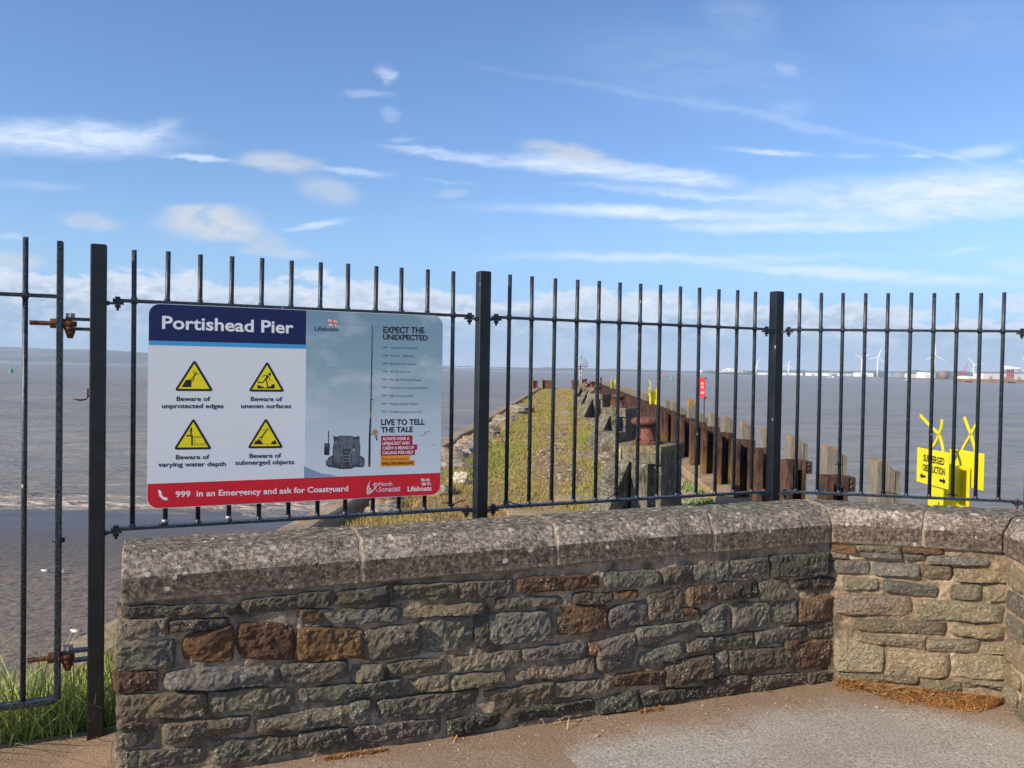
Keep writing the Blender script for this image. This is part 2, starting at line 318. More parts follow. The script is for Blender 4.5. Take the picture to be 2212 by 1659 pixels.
def water(g, s):
    po = g.pos(); x, y, z = g.sep(po)
    q = g.vm('ADD', po, g.scale(g.noise(po, .05, 3, .5, out=1), 6, 6, 0))
    n1 = g.noise(g.scale(q, .35, 1.5, 1), .42, 5, .62, .5); n2 = g.noise(g.scale(q, .5, 1.3, 1), 1.8, 5, .65, .4)
    n3 = g.noise(g.scale(q, .5, 1, 1), .33, 5, .65, .5); n4 = g.noise(g.scale(q, .35, 1, 1), .08, 5, .65, .4)
    n0 = g.noise(g.scale(po, .25, 1, 1), .02, 5, .6, .4); streak = g.noise(g.scale(po, .08, .9, 1), .055, 5, .6)
    h = g.math('ADD', g.math('ADD', g.math('MULTIPLY', n1, .75), g.math('MULTIPLY', n2, .28)), g.math('ADD', g.math('MULTIPLY', n3, 2.2), g.math('MULTIPLY', n4, 5.0)))
    far = g.mr(y, 60, 900, 1.0, .62)
    c = g.mix(g.mr(n0, .4, .6), hx('#7b725e'), hx('#8d836e'))
    c = g.mix(g.mr(streak, .52, .64, 0, .35), c, hx('#5c4b46'))
    c = g.mix(g.mr(n3, .38, .56, .45, 0), c, hx('#453a30')); c = g.mix(g.mr(n4, .50, .60, 0, .30), c, hx('#8f7d6c'))  # wave shading painted into the colour: darker troughs, lighter crests
    # foam lines of the surf along the mud
    sh = g.math('ADD', y, g.math('MULTIPLY', g.math('SUBTRACT', g.noise(g.scale(po, .12, .3, 1), 1.0, 4, .6), .5), 5.0))
    sh = g.math('ADD', sh, g.math('MULTIPLY', x, -.05))
    def band(c0, wd): return g.mr(g.math('ABSOLUTE', g.math('SUBTRACT', sh, c0)), wd, wd*.2)
    fo = g.math('MAXIMUM', g.math('MAXIMUM', band(53.2, 1.5), g.math('MULTIPLY', band(56.5, .9), .8)), g.math('MULTIPLY', band(62.0, .5), .5))
    fn = g.noise(g.scale(po, .5, 1.6, 1), 1.5, 6, .75, .8)
    foam = g.math('MULTIPLY', g.math('MULTIPLY', fo, g.mr(fn, .44, .56)), g.mr(x, 6, -4))
    c = g.mix(foam, c, hx('#c3b5a8'))
    s(base=c, rough=g.mr(foam, 0, 1, .32, .9), spec=.38, normal=g.bump(h, far, .55))
M['water'] = mat('muddy_water', water)
def hills(g, s):
    po = g.pos(); n = g.noise(g.scale(po, .0015, .0015, .006), 1.0, 5, .6); v = g.vor(g.scale(po, .0022, .0022, .01), 1.0, out=1)
    vb = g.sep(v)[0]
    c = g.mix(g.mr(vb, .35, .75), hx('#34402c'), hx('#5d684a'))
    c = g.mix(g.mr(n, .46, .54), c, hx('#232e22'))
    s(base=c, rough=.95, spec=.05)
M['hills'] = mat('wooded_fields', hills)
M['shore'] = flat('salt_marsh', hx('#6a6048'), .95, 0, .3, .02)
M['far_wood'] = flat('far_woodland', hx('#34402a'), .95, 0, .35, .01)
M['quay'] = flat('quay_wall', hx('#7a6350'), .95, 0, .3, .08)
M['white'] = flat('white_paint', hx('#ececea'), .55, 0, .04, 6)
M['offwhite'] = flat('pale_cladding', hx('#cfcfc9'), .6, 0, .08, .02)
M['bluepaint'] = flat('blue_cladding', hx('#7f9fb8'), .6, 0, .08, .02)
M['greyclad'] = flat('grey_cladding', hx('#8b8f8f'), .6, 0, .1, .02)
M['tank'] = flat('tank_brown', hx('#7b5f50'), .7, 0, .15, .02)
M['redsteel'] = flat('red_steel', hx('#b03a2c'), .6, 0, .1, .1)
M['darksteel'] = flat('dark_steel', hx('#3a3430'), .8, 0, .25, 2)
M['black'] = flat('black_plastic', hx('#101112'), .45, 0, .1, 20)
M['yellow'] = flat('yellow_paint', hx('#d2c91a'), .45, 0, .05, 8)
def yel(g, s):
    po = g.pos(); n = g.noise(g.scale(po, 1, 1, .5), 16, 6, .7)
    s(base=g.mix(g.mr(n, .62, .70, 0, .9), hx('#d0c51c'), hx('#5a4a1c')), rough=.5)
M['yellow_worn'] = mat('worn_yellow_paint', yel)
M['redsign'] = flat('red_sign_face', hx('#c23236'), .5, 0, .05, 8)
M['buoy_red'] = flat('red_buoy_paint', hx('#c8343c'), .5, 0, .05, 1)
M['buoy_green'] = flat('green_buoy_paint', hx('#1f9a5c'), .5, 0, .05, 1)
M['signwhite'] = flat('sign_white', hx('#dfe2e6'), .35, 0, .012, 2)
M['navy'] = flat('sign_navy', hx('#09134f'), .3, 0, .04, 6)
M['skyblue'] = flat('sign_blue', hx('#3c9fd6'), .3, 0, .03, 6)
M['signred'] = flat('sign_red', hx('#d21a2c'), .3, 0, .04, 6)
M['ink'] = flat('sign_ink', hx('#14161d'), .35, 0, .05, 6)
M['inkthin'] = flat('sign_ink_soft', hx('#3d464d'), .35, 0, .05, 6)
M['letter'] = flat('sign_letter_white', hx('#e8eaee'), .35, 0, .01, 6)
M['symyellow'] = flat('sign_yellow', hx('#ecdc12'), .35, 0, .03, 6)
M['crimson'] = flat('sign_crimson', hx('#a5162f'), .3, 0, .03, 6)
M['orange'] = flat('sign_orange', hx('#e8962c'), .3, 0, .03, 6)
M['bagdark'] = flat('bag_fabric', hx('#3a3f49'), .6, 0, .3, 60)
M['baglight'] = flat('bag_fabric_light', hx('#5b626d'), .6, 0, .3, 60)
M['gold'] = flat('brass_print', hx('#b07c3c'), .4, 0, .2, 60)
def photo(g, s):
    po = g.pos(); x, y, z = g.sep(po)
    q = g.vm('ADD', po, g.scale(g.noise(po, 14, 5, .6, out=1), .05, .05, .05))
    n = g.noise(g.scale(q, 3.4, 3.4, 7), 1.0, 5, .55)
    base = g.ramp(g.mr(z, .98, 1.72), [(0, hx('#d3dbe4')), (.35, hx('#b9c9d3')), (.7, hx('#8fabb8')), (1, hx('#7a9bac'))])
    s(base=g.mix(g.mr(n, .50, .66, 0, .55), base, hx('#c8d5da')), rough=.35)
M['photo'] = mat('printed_sky', photo)
M['printhill'] = flat('printed_hill', hx('#7f9db8'), .35, 0, .1, 4)
M['moss'] = mat('dried_moss', leafy)
M['straw'] = flat('dry_straw', hx('#c8a878'), .8, 0, .2, 30)
M['shell'] = flat('shell_white', hx('#a89e8c'), .7, 0, .1, 30)
M['gull_white'] = flat('gull_white', hx('#e3e3e0'), .7, 0, .03, 30)
M['gull_grey'] = flat('gull_grey', hx('#7f858c'), .7, 0, .05, 30)
M['skin_dark'] = flat('gull_hood', hx('#2c211c'), .7, 0, .05, 30)
M['galv'] = flat('galvanised_steel', hx('#9a9c98'), .5, .4, .2, 40)

# ------------------------------------------------------------------ mesh helpers
def wloc(o):
    v = Vector((0, 0, 0))
    while o is not None: v += o.location; o = o.parent
    return v
class MB:
    def __init__(s): s.v = []; s.f = []; s.c = []; s.sm = []
    def add(s, vs, fs, col=None, smooth=False):
        o = len(s.v); s.v += [tuple(p) for p in vs]; s.f += [tuple(i+o for i in f) for f in fs]
        s.c += [col or (1, 1, 1, 1)]*len(vs); s.sm += [smooth]*len(fs); return s
    def box(s, c, size, rz=0.0, col=None, ux=None, bev=0.0):
        """box centred at c; size along local x (ux or rotated by rz), y, z"""
        c = Vector(c); x = Vector((math.cos(rz), math.sin(rz), 0)) if ux is None else Vector(ux).normalized()
        y = Vector((-x.y, x.x, 0)); z = Vector((0, 0, 1)); hx_, hy, hz = (q/2 for q in size)
        if bev <= 0:
            vs = [c + x*(a*hx_) + y*(b*hy) + z*(d*hz) for d in (-1, 1) for a, b in ((-1, -1), (1, -1), (1, 1), (-1, 1))]
            return s.add(vs, [(3, 2, 1, 0), (4, 5, 6, 7), (0, 1, 5, 4), (1, 2, 6, 5), (2, 3, 7, 6), (3, 0, 4, 7)], col)
        e = bev; rings = []
        for d, i in ((-hz, e), (-hz+e, 0), (hz-e, 0), (hz, e)):
            X, Y = hx_-i, hy-i
            pts = [(-X+e, -Y), (X-e, -Y), (X, -Y+e), (X, Y-e), (X-e, Y), (-X+e, Y), (-X, Y-e), (-X, -Y+e)]
            rings.append([c + x*a + y*b + z*d for a, b in pts])
        return s.loft(rings, col=col)
    def loft(s, rings, cap=True, closed=True, col=None, smooth=False):
        n = len(rings[0]); vs = [p for r in rings for p in r]; fs = []
        for i in range(len(rings)-1):
            for j in range(n if closed else n-1):
                k = (j+1) % n; fs.append((i*n+j, i*n+k, (i+1)*n+k, (i+1)*n+j))
        if cap and closed: fs += [tuple(range(n-1, -1, -1)), tuple((len(rings)-1)*n+j for j in range(n))]
        return s.add(vs, fs, col, smooth)
    def tube(s, pts, r, n=8, cap=True, col=None, smooth=True):
        pts = [Vector(p) for p in pts]; rs = r if isinstance(r, (list, tuple)) else [r]*len(pts); rings = []
        pu = None
        for i, p in enumerate(pts):
            t = (pts[min(i+1, len(pts)-1)]-pts[max(i-1, 0)]).normalized()
            u = t.cross(Vector((0, 0, 1))) if abs(t.z) < .95 else t.cross(Vector((0, 1, 0)))
            if pu is not None: u = pu - t*pu.dot(t)
            u.normalize(); pu = u; v = t.cross(u)
            rings.append([p + (u*math.cos(q)+v*math.sin(q))*rs[i] for q in (2*PI*k/n for k in range(n))])
        return s.loft(rings, cap, col=col, smooth=smooth)
    def prism(s, poly, n, d, col=None):
        """flat polygon (world points) extruded by d along n"""
        n = Vector(n); k = len(poly); a = [Vector(p) for p in poly]; b_ = [p + n*d for p in a]
        return s.add(a+b_, [tuple(range(k)), tuple(range(2*k-1, k-1, -1))] + [(i, (i+1) % k + 0, (i+1) % k + k, i+k)[::-1] for i in range(k)], col)
    def build(s, name, m, parent=None, at=None):
        me = D.meshes.new(name)
        off = wloc(parent) if parent is not None else Vector(at or (0, 0, 0))
        me.from_pydata([(p[0]-off.x, p[1]-off.y, p[2]-off.z) for p in s.v], [], s.f)
        me.polygons.foreach_set('use_smooth', s.sm)
        ca = me.color_attributes.new('Col', 'FLOAT_COLOR', 'POINT'); ca.data.foreach_set('color', np.array(s.c, dtype=np.float32).ravel())
        me.materials.append(m); me.validate()
        bm = bmesh.new(); bm.from_mesh(me); bmesh.ops.recalc_face_normals(bm, faces=bm.faces); bm.to_mesh(me); bm.free()
        o = D.objects.new(name, me); SC.collection.objects.link(o)
        if parent is not None: o.parent = parent
        else: o.location = off
        return o
def thing(name, label, cat, loc=(0, 0, 0), group=None):
    o = D.objects.new(name, None); SC.collection.objects.link(o); o.location = loc; o.empty_display_size = .2
    return tag(o, label, cat, group)
def tag(o, label, cat, group=None):
    o['label'] = label; o['category'] = cat
    if group: o['group'] = group
    return o
def kind(o, k, label=None):
    o['kind'] = k
    if label: o['label'] = label
    return o
def fastmesh(name, V, Fc, cols, m, smooth=False):
    """V (n,3), Fc (m,k) arrays of equal-sized faces, cols (n,4)"""
    me = D.meshes.new(name); n, k = Fc.shape
    me.vertices.add(len(V)); me.vertices.foreach_set('co', V.astype(np.float32).ravel())
    me.loops.add(n*k); me.loops.foreach_set('vertex_index', Fc.astype(np.int32).ravel())
    me.polygons.add(n); me.polygons.foreach_set('loop_start', np.arange(0, n*k, k, dtype=np.int32))
    me.polygons.foreach_set('use_smooth', np.full(n, smooth)); me.update(calc_edges=True)
    ca = me.color_attributes.new('Col', 'FLOAT_COLOR', 'POINT'); ca.data.foreach_set('color', cols.astype(np.float32).ravel())
    me.materials.append(m); o = D.objects.new(name, me); SC.collection.objects.link(o); return o
def nz(p, sc, seed=0.0): return noise.noise(Vector((p[0]*sc+seed, p[1]*sc+seed*1.7, p[2]*sc-seed)))
def fbm(p, sc, seed=0.0, o=4): return noise.fractal(Vector((p[0]*sc+seed, p[1]*sc+seed*1.7, p[2]*sc-seed)), .6, 2.0, o)
def rocky(mb, c, size, seed, col=None, sub=3, rough=.28, rz=0.0):
    bm = bmesh.new(); bmesh.ops.create_icosphere(bm, subdivisions=sub, radius=1); vs = []
    for v in bm.verts:
        p = v.co.copy(); e = 3.2; l = (abs(p.x)**e+abs(p.y)**e+abs(p.z)**e)**(1/e); p = p/l*.92
        p *= 1 + rough*fbm(p, 1.1, seed, 4)*.8
        x, y = p.x*size[0]/2, p.y*size[1]/2
        vs.append(Vector(c)+Vector((x*math.cos(rz)-y*math.sin(rz), x*math.sin(rz)+y*math.cos(rz), p.z*size[2]/2)))
    mb.add(vs, [tuple(v.index for v in f.verts) for f in bm.faces], col, False); bm.free(); return mb
# ------------------------------------------------------------------ wall line, pavement, terrain
ZT = .84
A0 = Pz(261, 1194, ZT); B0 = Pz(1784, 1094.5, ZT); E0 = Pz(2187, 1115, ZT); W0 = E0 + Vector((-.16, -1, 0))*2.4
LINE = [A0, B0, E0, W0]
def seg(i):
    d = (LINE[i+1]-LINE[i]); d.z = 0; L = d.length; d.normalize(); return LINE[i], d, Vector((d.y, -d.x, 0)), L
def mitre(i, out):
    """point of the wall line's vertex i moved out by `out` towards the pavement"""
    if i == 0: p, d, n, L = seg(0); return p + n*out
    if i == 3: p, d, n, L = seg(2); return LINE[3] + n*out
    _, d1, n1, _ = seg(i-1); _, d2, n2, _ = seg(i); bi = (n1+n2).normalized(); return LINE[i] + bi*(out/bi.dot(n1))
def on_wall(i, s, out, z):
    """point s metres along wall i; out from its arris line, sheared at mitred ends"""
    p, d, n, L = seg(i); a_ = mitre(i, out); b_ = mitre(i+1, out)
    q = a_ + (b_-a_)*(s/L); return Vector((q.x, q.y, z))
def zp(x): return .015-.0225*x if x > -1.45 else (.0476-.036*min(1, (-1.45-x)/.21))-.002*max(0, -1.66-x)

# pavement ---------------------------------------------------------
DF = Vector((.9125, .409, 0)).normalized(); NF = Vector((DF.y, -DF.x, 0)); F0 = Vector((-1.63, 3.26, 0))
joint = [Pz(1181, 1589, -.01), Pz(1244, 1659, -.01)]
jd = (joint[1]-joint[0]).normalized(); jd.z = 0
def pv(p, dz=0.0): return Vector((p[0], p[1], zp(p[0])+dz))
edgeL = F0 - NF*.07
m0 = mitre(0, -.1); m1 = mitre(1, -.1); m2 = mitre(2, -.1); m3_ = mitre(3, -.1)
mb = MB()
def slab(poly, gap=.006, th=.35):
    c = sum((Vector(p) for p in poly), Vector())/len(poly); P_ = []
    for p in poly:
        v = Vector((p[0]-c.x, p[1]-c.y, 0)); P_.append(pv(Vector(p)-v.normalized()*gap))
    k = len(P_); mb.add(P_+[p-Vector((0, 0, th)) for p in P_], [tuple(range(k))]+[(i, i+k, (i+1) % k+k, (i+1) % k) for i in range(k)])
wd_ = (m1-m0); nn = Vector((wd_.y, -wd_.x, 0)); tt = (m0-joint[0]).dot(nn)/jd.dot(nn); jq = joint[0]+jd*tt; jb = joint[0]+jd*((-5-joint[0].y)/jd.y)
def yb(x): return edgeL.y+(x-edgeL.x)*DF.y/DF.x
def strip(xa, xb):
    P_ = [Vector((x, y, zp(x))) for x, y in ((xa, -5), (xb, -5), (xb, yb(xb)), (xa, yb(xa)))]; mb.add(P_+[p-Vector((0, 0, .35)) for p in P_], [(0, 1, 2, 3), (2, 6, 7, 3)], smooth=False)
strip(-9, -1.66); strip(-1.66, -1.45)
slab([(-1.45, -5, 0), (jb.x, -5, 0), (jq.x, jq.y, 0), m0-DF*.02, (-1.45, yb(-1.45), 0)], 0)
slab([(jq.x, jq.y, 0), (jb.x, -5, 0), (9, -5, 0), (9, 1.2, 0), m3_+Vector((.3, 0, 0)), m2, m1])
o = mb.build('pavement', M['pave']); kind(o, 'structure', 'worn grey concrete pavement with brown dirt at the wall foot')
mb = MB(); mb.add([(-9, -5.1, -.04), (9, -5.1, -.04), (9, 4.2, -.06), (3.5, 4.6, -.06), (-1.6, 3.2, -.03), (-9, .1, -.03)], [(0, 1, 2, 3, 4, 5)])
kind(mb.build('ground_base', M['mortar']), 'structure', 'packed earth showing in the pavement joint')

# pier surface ------------------------------------------------------
def capx(Y): return -3.90+.069*Y          # outer edge of the sea wall's top
def rowx(Y): return 3.295+.063*Y          # line of the fender piles
PEND = 100.0
def sst(x, a_, b_): t = min(1, max(0, (x-a_)/(b_-a_))); return t*t*(3-2*t)
def tz(x, y):
    df = (Vector((x, y, 0))-F0).dot(-NF)
    t = sst(df, .02, 1.9); base = -.82 - .16*sst(x, capx(y)+1.7, capx(y)+.4) + .035*noise.fractal(Vector((x*.5, y*.35, 0)), .6, 2, 4)
    base += -.05*sst(x, rowx(y)-2.2, rowx(y)-1.2)
    return -.10*(1-t) + base*t
nu, nv = 90, 260; V = []
for j in range(nv+1):
    v = (j/nv)**1.9
    for i in range(nu+1):
        u = i/nu
        sx, sy = -3.36+u*6.96, 2.4+u*2.35
        ex, ey = (capx(PEND)+.36)*(1-u)+(rowx(PEND)-.05)*u, PEND
        x, y = sx+(ex-sx)*v, sy+(ey-sy)*v; V.append((x, y, tz(x, y)))
V = np.array(V); ii = np.arange(nu)[None, :]+np.arange(nv)[:, None]*(nu+1); ii = ii.ravel()
Fc = np.stack([ii, ii+1, ii+nu+2, ii+nu+1], 1)
o = fastmesh('ground', V, Fc, np.ones((len(V), 4)), M['ground'], True); kind(o, 'structure', 'dry turf and trodden earth on top of the old pier')

# sea wall along the left edge, and the pier's body below
mb = MB(); rings = []
ys = [1.5+i*.5 for i in range(80)] + [42+i*2 for i in range(30)]
for Y in ys:
    x0 = capx(Y); wv = .03*math.sin(Y*1.3)+.03*noise.noise(Vector((0, Y*.8, 3)))
    rings.append([Vector((x0-2.0, Y, -8.5)), Vector((x0-.02, Y, -.80+wv*.3)), Vector((x0+.02, Y, -.715+wv*.4)), Vector((x0+.05, Y, -.70+wv*.3)),
                  Vector((x0+.36+wv, Y, -.705)), Vector((x0+.40+wv, Y, -.73)), Vector((x0+.41+wv*.6, Y, -1.5)), Vector((x0+.5, Y, -8.5))])
mb.loft(rings); tag(mb.build('sea_wall', M['seawall'], at=(capx(1.5), 1.5, -.7)), 'long low concrete sea wall capping the left edge of the grassy pier', 'sea wall')
mb = MB(); mb.add([(capx(99)-2, 99, -8.5), (rowx(99)+.3, 99, -8.5), (rowx(99)+.3, 99, -.72), (capx(99), 99, -.72),
                   (capx(PEND)-2, PEND+.6, -8.5), (rowx(PEND)+.3, PEND+.6, -8.5), (rowx(PEND)+.3, PEND+.6, -.70), (capx(PEND), PEND+.6, -.70)],
                  [(0, 1, 2, 3), (7, 6, 5, 4), (3, 2, 6, 7), (0, 3, 7, 4), (1, 5, 6, 2)])
tag(mb.build('pier_head', M['seawall'], at=(3, PEND, -.7)), 'low concrete head wall closing the far end of the pier', 'head wall')
# concrete waler the piles stand against
mb = MB(); rings = []
for Y in [5+i*.6 for i in range(158)]:
    x1 = rowx(Y)+.02; e = .02*noise.noise(Vector((1, Y*1.5, 3)))
    rings.append([Vector((x1-.54+e, Y, -1.2)), Vector((x1-.54+e, Y, -.74)), Vector((x1-.51+e, Y, -.70)), Vector((x1+.25, Y, -.70)), Vector((x1+.25, Y, -8.5)), Vector((x1-.3, Y, -8.5))])
mb.loft(rings); tag(mb.build('concrete_kerb', M['kerb'], at=(rowx(5), 5, -.7)), 'long pale concrete kerb beam at the foot of the rusty sheet piles', 'kerb')

# foreshore mud and water
def mz(x, y): return -6.15 - (y-5)*.030 + .05*noise.fractal(Vector((x*.25, y*.6, 0)), .6, 2, 4) + .35*sst(x, capx(y)-6, capx(y)-1.5)
nx_, ny_ = 150, 150; V = []
for j in range(ny_+1):
    for i in range(nx_+1):
        x = -95+ (i/nx_)*97; y = -10+(j/ny_)*72; V.append((x, y, mz(x, y)))
V = np.array(V); ii = (np.arange(nx_)[None, :]+np.arange(ny_)[:, None]*(nx_+1)).ravel()
o = fastmesh('foreshore', V, np.stack([ii, ii+1, ii+nx_+2, ii+nx_+1], 1), np.ones((len(V), 4)), M['mud'], True); kind(o, 'structure', 'grey tidal mud sloping down to the water')
WZ = -7.5
V = []; xs = np.concatenate([-np.geomspace(30000, 90, 14), np.linspace(-80, 30, 111), np.geomspace(60, 30000, 14)]); yy = np.concatenate([[-3000, -300, 0, 20], np.linspace(36, 80, 221), np.geomspace(90, 30000, 26)])
for y in yy:
    for x in xs:
        h = 0.0
        if 36 < y < 90 and -85 < x < 40:
            k = min(1, (x+85)/10, (40-x)/10)
            yy_ = y - .05*x + 2.2*noise.noise(Vector((x*.07, y*.04, 1)))
            for c0, am, wd in ((54.2, .26, .55), (57.6, .16, .6), (63, .12, .9), (69, .08, 1.2)): h += am*math.exp(-((yy_-c0)/wd)**2)*(.55+.7*noise.noise(Vector((x*.12, c0, 4))))
            h *= k
        V.append((x, y, WZ+h))
nx_, ny_ = len(xs)-1, len(yy)-1; ii = (np.arange(nx_)[None, :]+np.arange(ny_)[:, None]*(nx_+1)).ravel()
o = fastmesh('sea_water', np.array(V), np.stack([ii, ii+1, ii+nx_+2, ii+nx_+1], 1), np.ones((len(V), 4)), M['water'], True); kind(o, 'structure', 'brown muddy water of the estuary')

# ------------------------------------------------------------------ stone wall
wall = thing('stone_wall', 'low grey and brown rubble stone wall with thick concrete coping behind the pavement', 'wall', (0, 3.6, 0))
PROF = [(-.32, .675), (-.32, .765), (-.31, .782), (-.262, .833), (-.245, .84), (-.12, .842), (-.012, .84), (.003, .834), (.055, .782), (.065, .765), (.065, .72), (.064, .682), (.058, .675)]
def densify(pr, st=.022):
    o_ = []
    for k in range(len(pr)-1):
        a_, b_ = pr[k], pr[k+1]; n_ = max(1, int(math.hypot(b_[0]-a_[0], b_[1]-a_[1])/st))
        o_ += [(a_[0]+(b_[0]-a_[0])*t/n_, a_[1]+(b_[1]-a_[1])*t/n_) for t in range(n_)]
    return o_+[pr[-1]]
PD = densify(PROF)
def s_at(i, px, py):
    p, d, n, L = seg(i); q = Pz(px, py, ZT); return (q-p).dot(d)
J1 = [0] + [s_at(0, *q) for q in ((763, 1149), (1179, 1126.5), (1523, 1109))] + [seg(0)[3]]
J2 = [0, s_at(1, 1996, 1104), seg(1)[3]]; J3 = [0, .85, 1.7, 2.38]
cseed = 0
for i, J in ((0, J1), (1, J2), (2, J3)):
    for k in range(len(J)-1):
        cseed += 1; a_, b_ = J[k]+.004, J[k+1]-.004
        n_ = int((b_-a_)/.024); rings = []; lz = rng.uniform(-.003, .003)
        ss = [a_, a_+.004, a_+.012] + [a_+.012+(b_-a_-.024)*t/n_ for t in range(1, n_)] + [b_-.012, b_-.004, b_]
        for q, s_ in enumerate(ss):
            edge = {0: .0035, 1: .001, 2: .0}.get(min(q, len(ss)-1-q), 0); ring = []
            for (o_, z_) in PD:
                cx_, cz_ = -.128, .76; k2 = 1-edge*6 if False else 1
                oo = o_ + (edge if o_ < cx_ else -edge); zz = z_ + (edge*.6 if z_ < .70 else -edge)
                p = on_wall(i, s_, oo, zz+lz)
                d_ = .0045*fbm(p, 11, cseed*3.1, 4) + .0022*fbm(p, 45, 3, 2)
                _, _, n, _ = seg(i); nrm = n*(.7 if o_ > -.02 and z_ < .835 else 0) + Vector((0, 0, 1 if z_ > .77 else 0)); ring.append(p+nrm*d_)
            rings.append(ring)
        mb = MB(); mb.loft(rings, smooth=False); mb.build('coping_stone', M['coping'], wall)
# bed and body of the wall
mb = MB()
for i in range(3):
    p, d, n, L = seg(i); n_ = int(L/.02); m_ = 40; base = len(mb.v); vs = []
    s0 = -.008 if i == 0 else 0
    for a_ in range(n_+1):
        for b_ in range(m_+1):
            s_ = s0+(L-s0)*a_/n_; z_ = -.14+(.85-.03)*b_/m_
            q = on_wall(i, s_, .043 if i == 0 else .036, z_); vs.append(q + n*(.010*fbm(q, 7, 2, 4)+.004*fbm(q, 40, 5, 3)))
    mb.add(vs, [(a_*(m_+1)+b_, a_*(m_+1)+b_+1, (a_+1)*(m_+1)+b_+1, (a_+1)*(m_+1)+b_) for a_ in range(n_) for b_ in range(m_)])
# left end face, back and core
for i in range(3):
    r0 = [mitre(i, .034), mitre(i, -.30)]; r1 = [mitre(i+1, .034), mitre(i+1, -.30)]
    mb.loft([[Vector((q.x, q.y, z)) for q, z in ((r[0], -.3), (r[0], .674), (r[1], .674), (r[1], -1.2))] for r in (r0, r1)])
# mortar in the coping joints
for i, J in ((0, J1), (1, J2), (2, J3)):
    for s_ in J[1:-1] if i else J[1:]:
        p, d, n, L = seg(i); rr = []
        for q in (s_-.010, s_+.010): rr.append([on_wall(i, min(max(q, 0), L), o_-.004 if o_ > -.12 else o_+.01, z_-(.0035 if z_ > .70 else -.002)) for o_, z_ in PROF])
        mb.loft(rr)
wall_m = mb.build('mortar_bed', M['mortar'], wall)

CODE = {'g': '#6d6a63', 'd': '#625c53', 'v': '#776f60', 'b': '#695543', 'o': '#725740', 'r': '#634c3f', 'l': '#838172', 'y': '#8a8069', 'k': '#504c46'}
STM = MB()
def stone_at(i, q4, code, seed, out=.044, prot=.026):
    """q4: the stone's four corners (s, z): tl tr br bl on wall i"""
    p, d, n, L = seg(i); rr = random.Random(seed)
    w_ = (abs(q4[1][0]-q4[0][0])+abs(q4[2][0]-q4[3][0]))/2; h_ = (abs(q4[0][1]-q4[3][1])+abs(q4[1][1]-q4[2][1]))/2
    if w_ < .012 or h_ < .01: return
    nx = max(8, min(40, int(w_/.0095))); nz_ = max(7, min(26, int(h_/.0095)))
    prot *= rr.uniform(.6, 1.25); tiltx = rr.uniform(-.008, .008); tilty = rr.uniform(-.009, .009); base = hx(CODE[code]); br = rr.uniform(.82, 1.2)
    colr = tuple(min(1, c*br*rr.uniform(.95, 1.05)) for c in base[:3])+(1,)
    FAC = [(rr.uniform(.95, 1.35), rr.uniform(-.55, .55), rr.uniform(-.55, .55)) for _ in range(5)]+[(1.05, 0, 0)]
    cut = [rr.uniform(.0, .20) for _ in range(4)]; vs = []
    for a_ in range(nx+1):
        for b_ in range(nz_+1):
            P1 = a_/nx*2-1; Q1 = b_/nz_*2-1
            # denser near the rim
            P1 = math.copysign(1-(1-abs(P1))**1.4, P1); Q1 = math.copysign(1-(1-abs(Q1))**1.4, Q1)
            ci = (0 if P1 < 0 else 1) if Q1 > 0 else (3 if P1 < 0 else 2); c_ = cut[ci]
            k_ = (abs(P1)*abs(Q1))**3*c_; P2, Q2 = P1*(1-k_*min(1, h_/w_*1.3)), Q1*(1-k_)
            u, v = (P2+1)/2, (1-Q2)/2
            s_ = (q4[0][0]*(1-u)+q4[1][0]*u)*(1-v)+(q4[3][0]*(1-u)+q4[2][0]*u)*v
            z_ = (q4[0][1]*(1-u)+q4[1][1]*u)*(1-v)+(q4[3][1]*(1-u)+q4[2][1]*u)*v
            w3 = Vector((s_, seed*1.37, z_)); s_ += .0075*noise.noise(w3*13)+.003*noise.noise(w3*40); z_ += .0065*noise.noise(w3*12+Vector((9, 0, 0)))+.003*noise.noise(w3*42)
            ed = max(abs(P1), abs(Q1)); hgt = max(0.0, 1-ed**18)**.6
            f1 = noise.fractal(w3*22, .62, 2.0, 5); f2 = noise.fractal(Vector((s_*9, seed, z_*38)), .6, 2.0, 4)
            fac = min(c0+ax*P1+bx*Q1 for c0, ax, bx in FAC)
            hh = prot*hgt*max(.25, fac) + hgt*(tiltx*P1+tilty*Q1) + hgt*(.0036*f1+.0044*f2+.0036*noise.fractal(w3*55, .6, 2.0, 3)) - .012*(1-hgt)
            q = on_wall(i, s_, out+hh, z_); vs.append(q)
    m_ = nz_+1
    STM.add(vs, [(a_*m_+b_, a_*m_+b_+1, (a_+1)*m_+b_+1, (a_+1)*m_+b_) for a_ in range(nx) for b_ in range(nz_)], colr)
RM = {1: (400, 1950, .6475, .6473), 2: (1400, 1900, .6776, .6775), 3: (2400, 1900, .6028, .6028), 4: (3100, 1900, .6773, .6775)}
def rmap(r, x, y): a_ = RM[r]; return (a_[0]+a_[2]*x)/1.82278, (a_[1]+a_[3]*y)/1.82278
def grow(q, e=.009): return [(q[0][0]-e, q[0][1]+e), (q[1][0]+e, q[1][1]+e), (q[2][0]+e, q[2][1]-e), (q[3][0]-e, q[3][1]-e)]
def sz(i, r, x, y):
    p, d, n, L = seg(i); q = Pn(*rmap(r, x, y), mitre(i, .06), n); e = q-mitre(i, .06); l2 = (mitre(i+1, .06)-mitre(i, .06)).length
    return (e.dot(d)*L/l2, q.z)
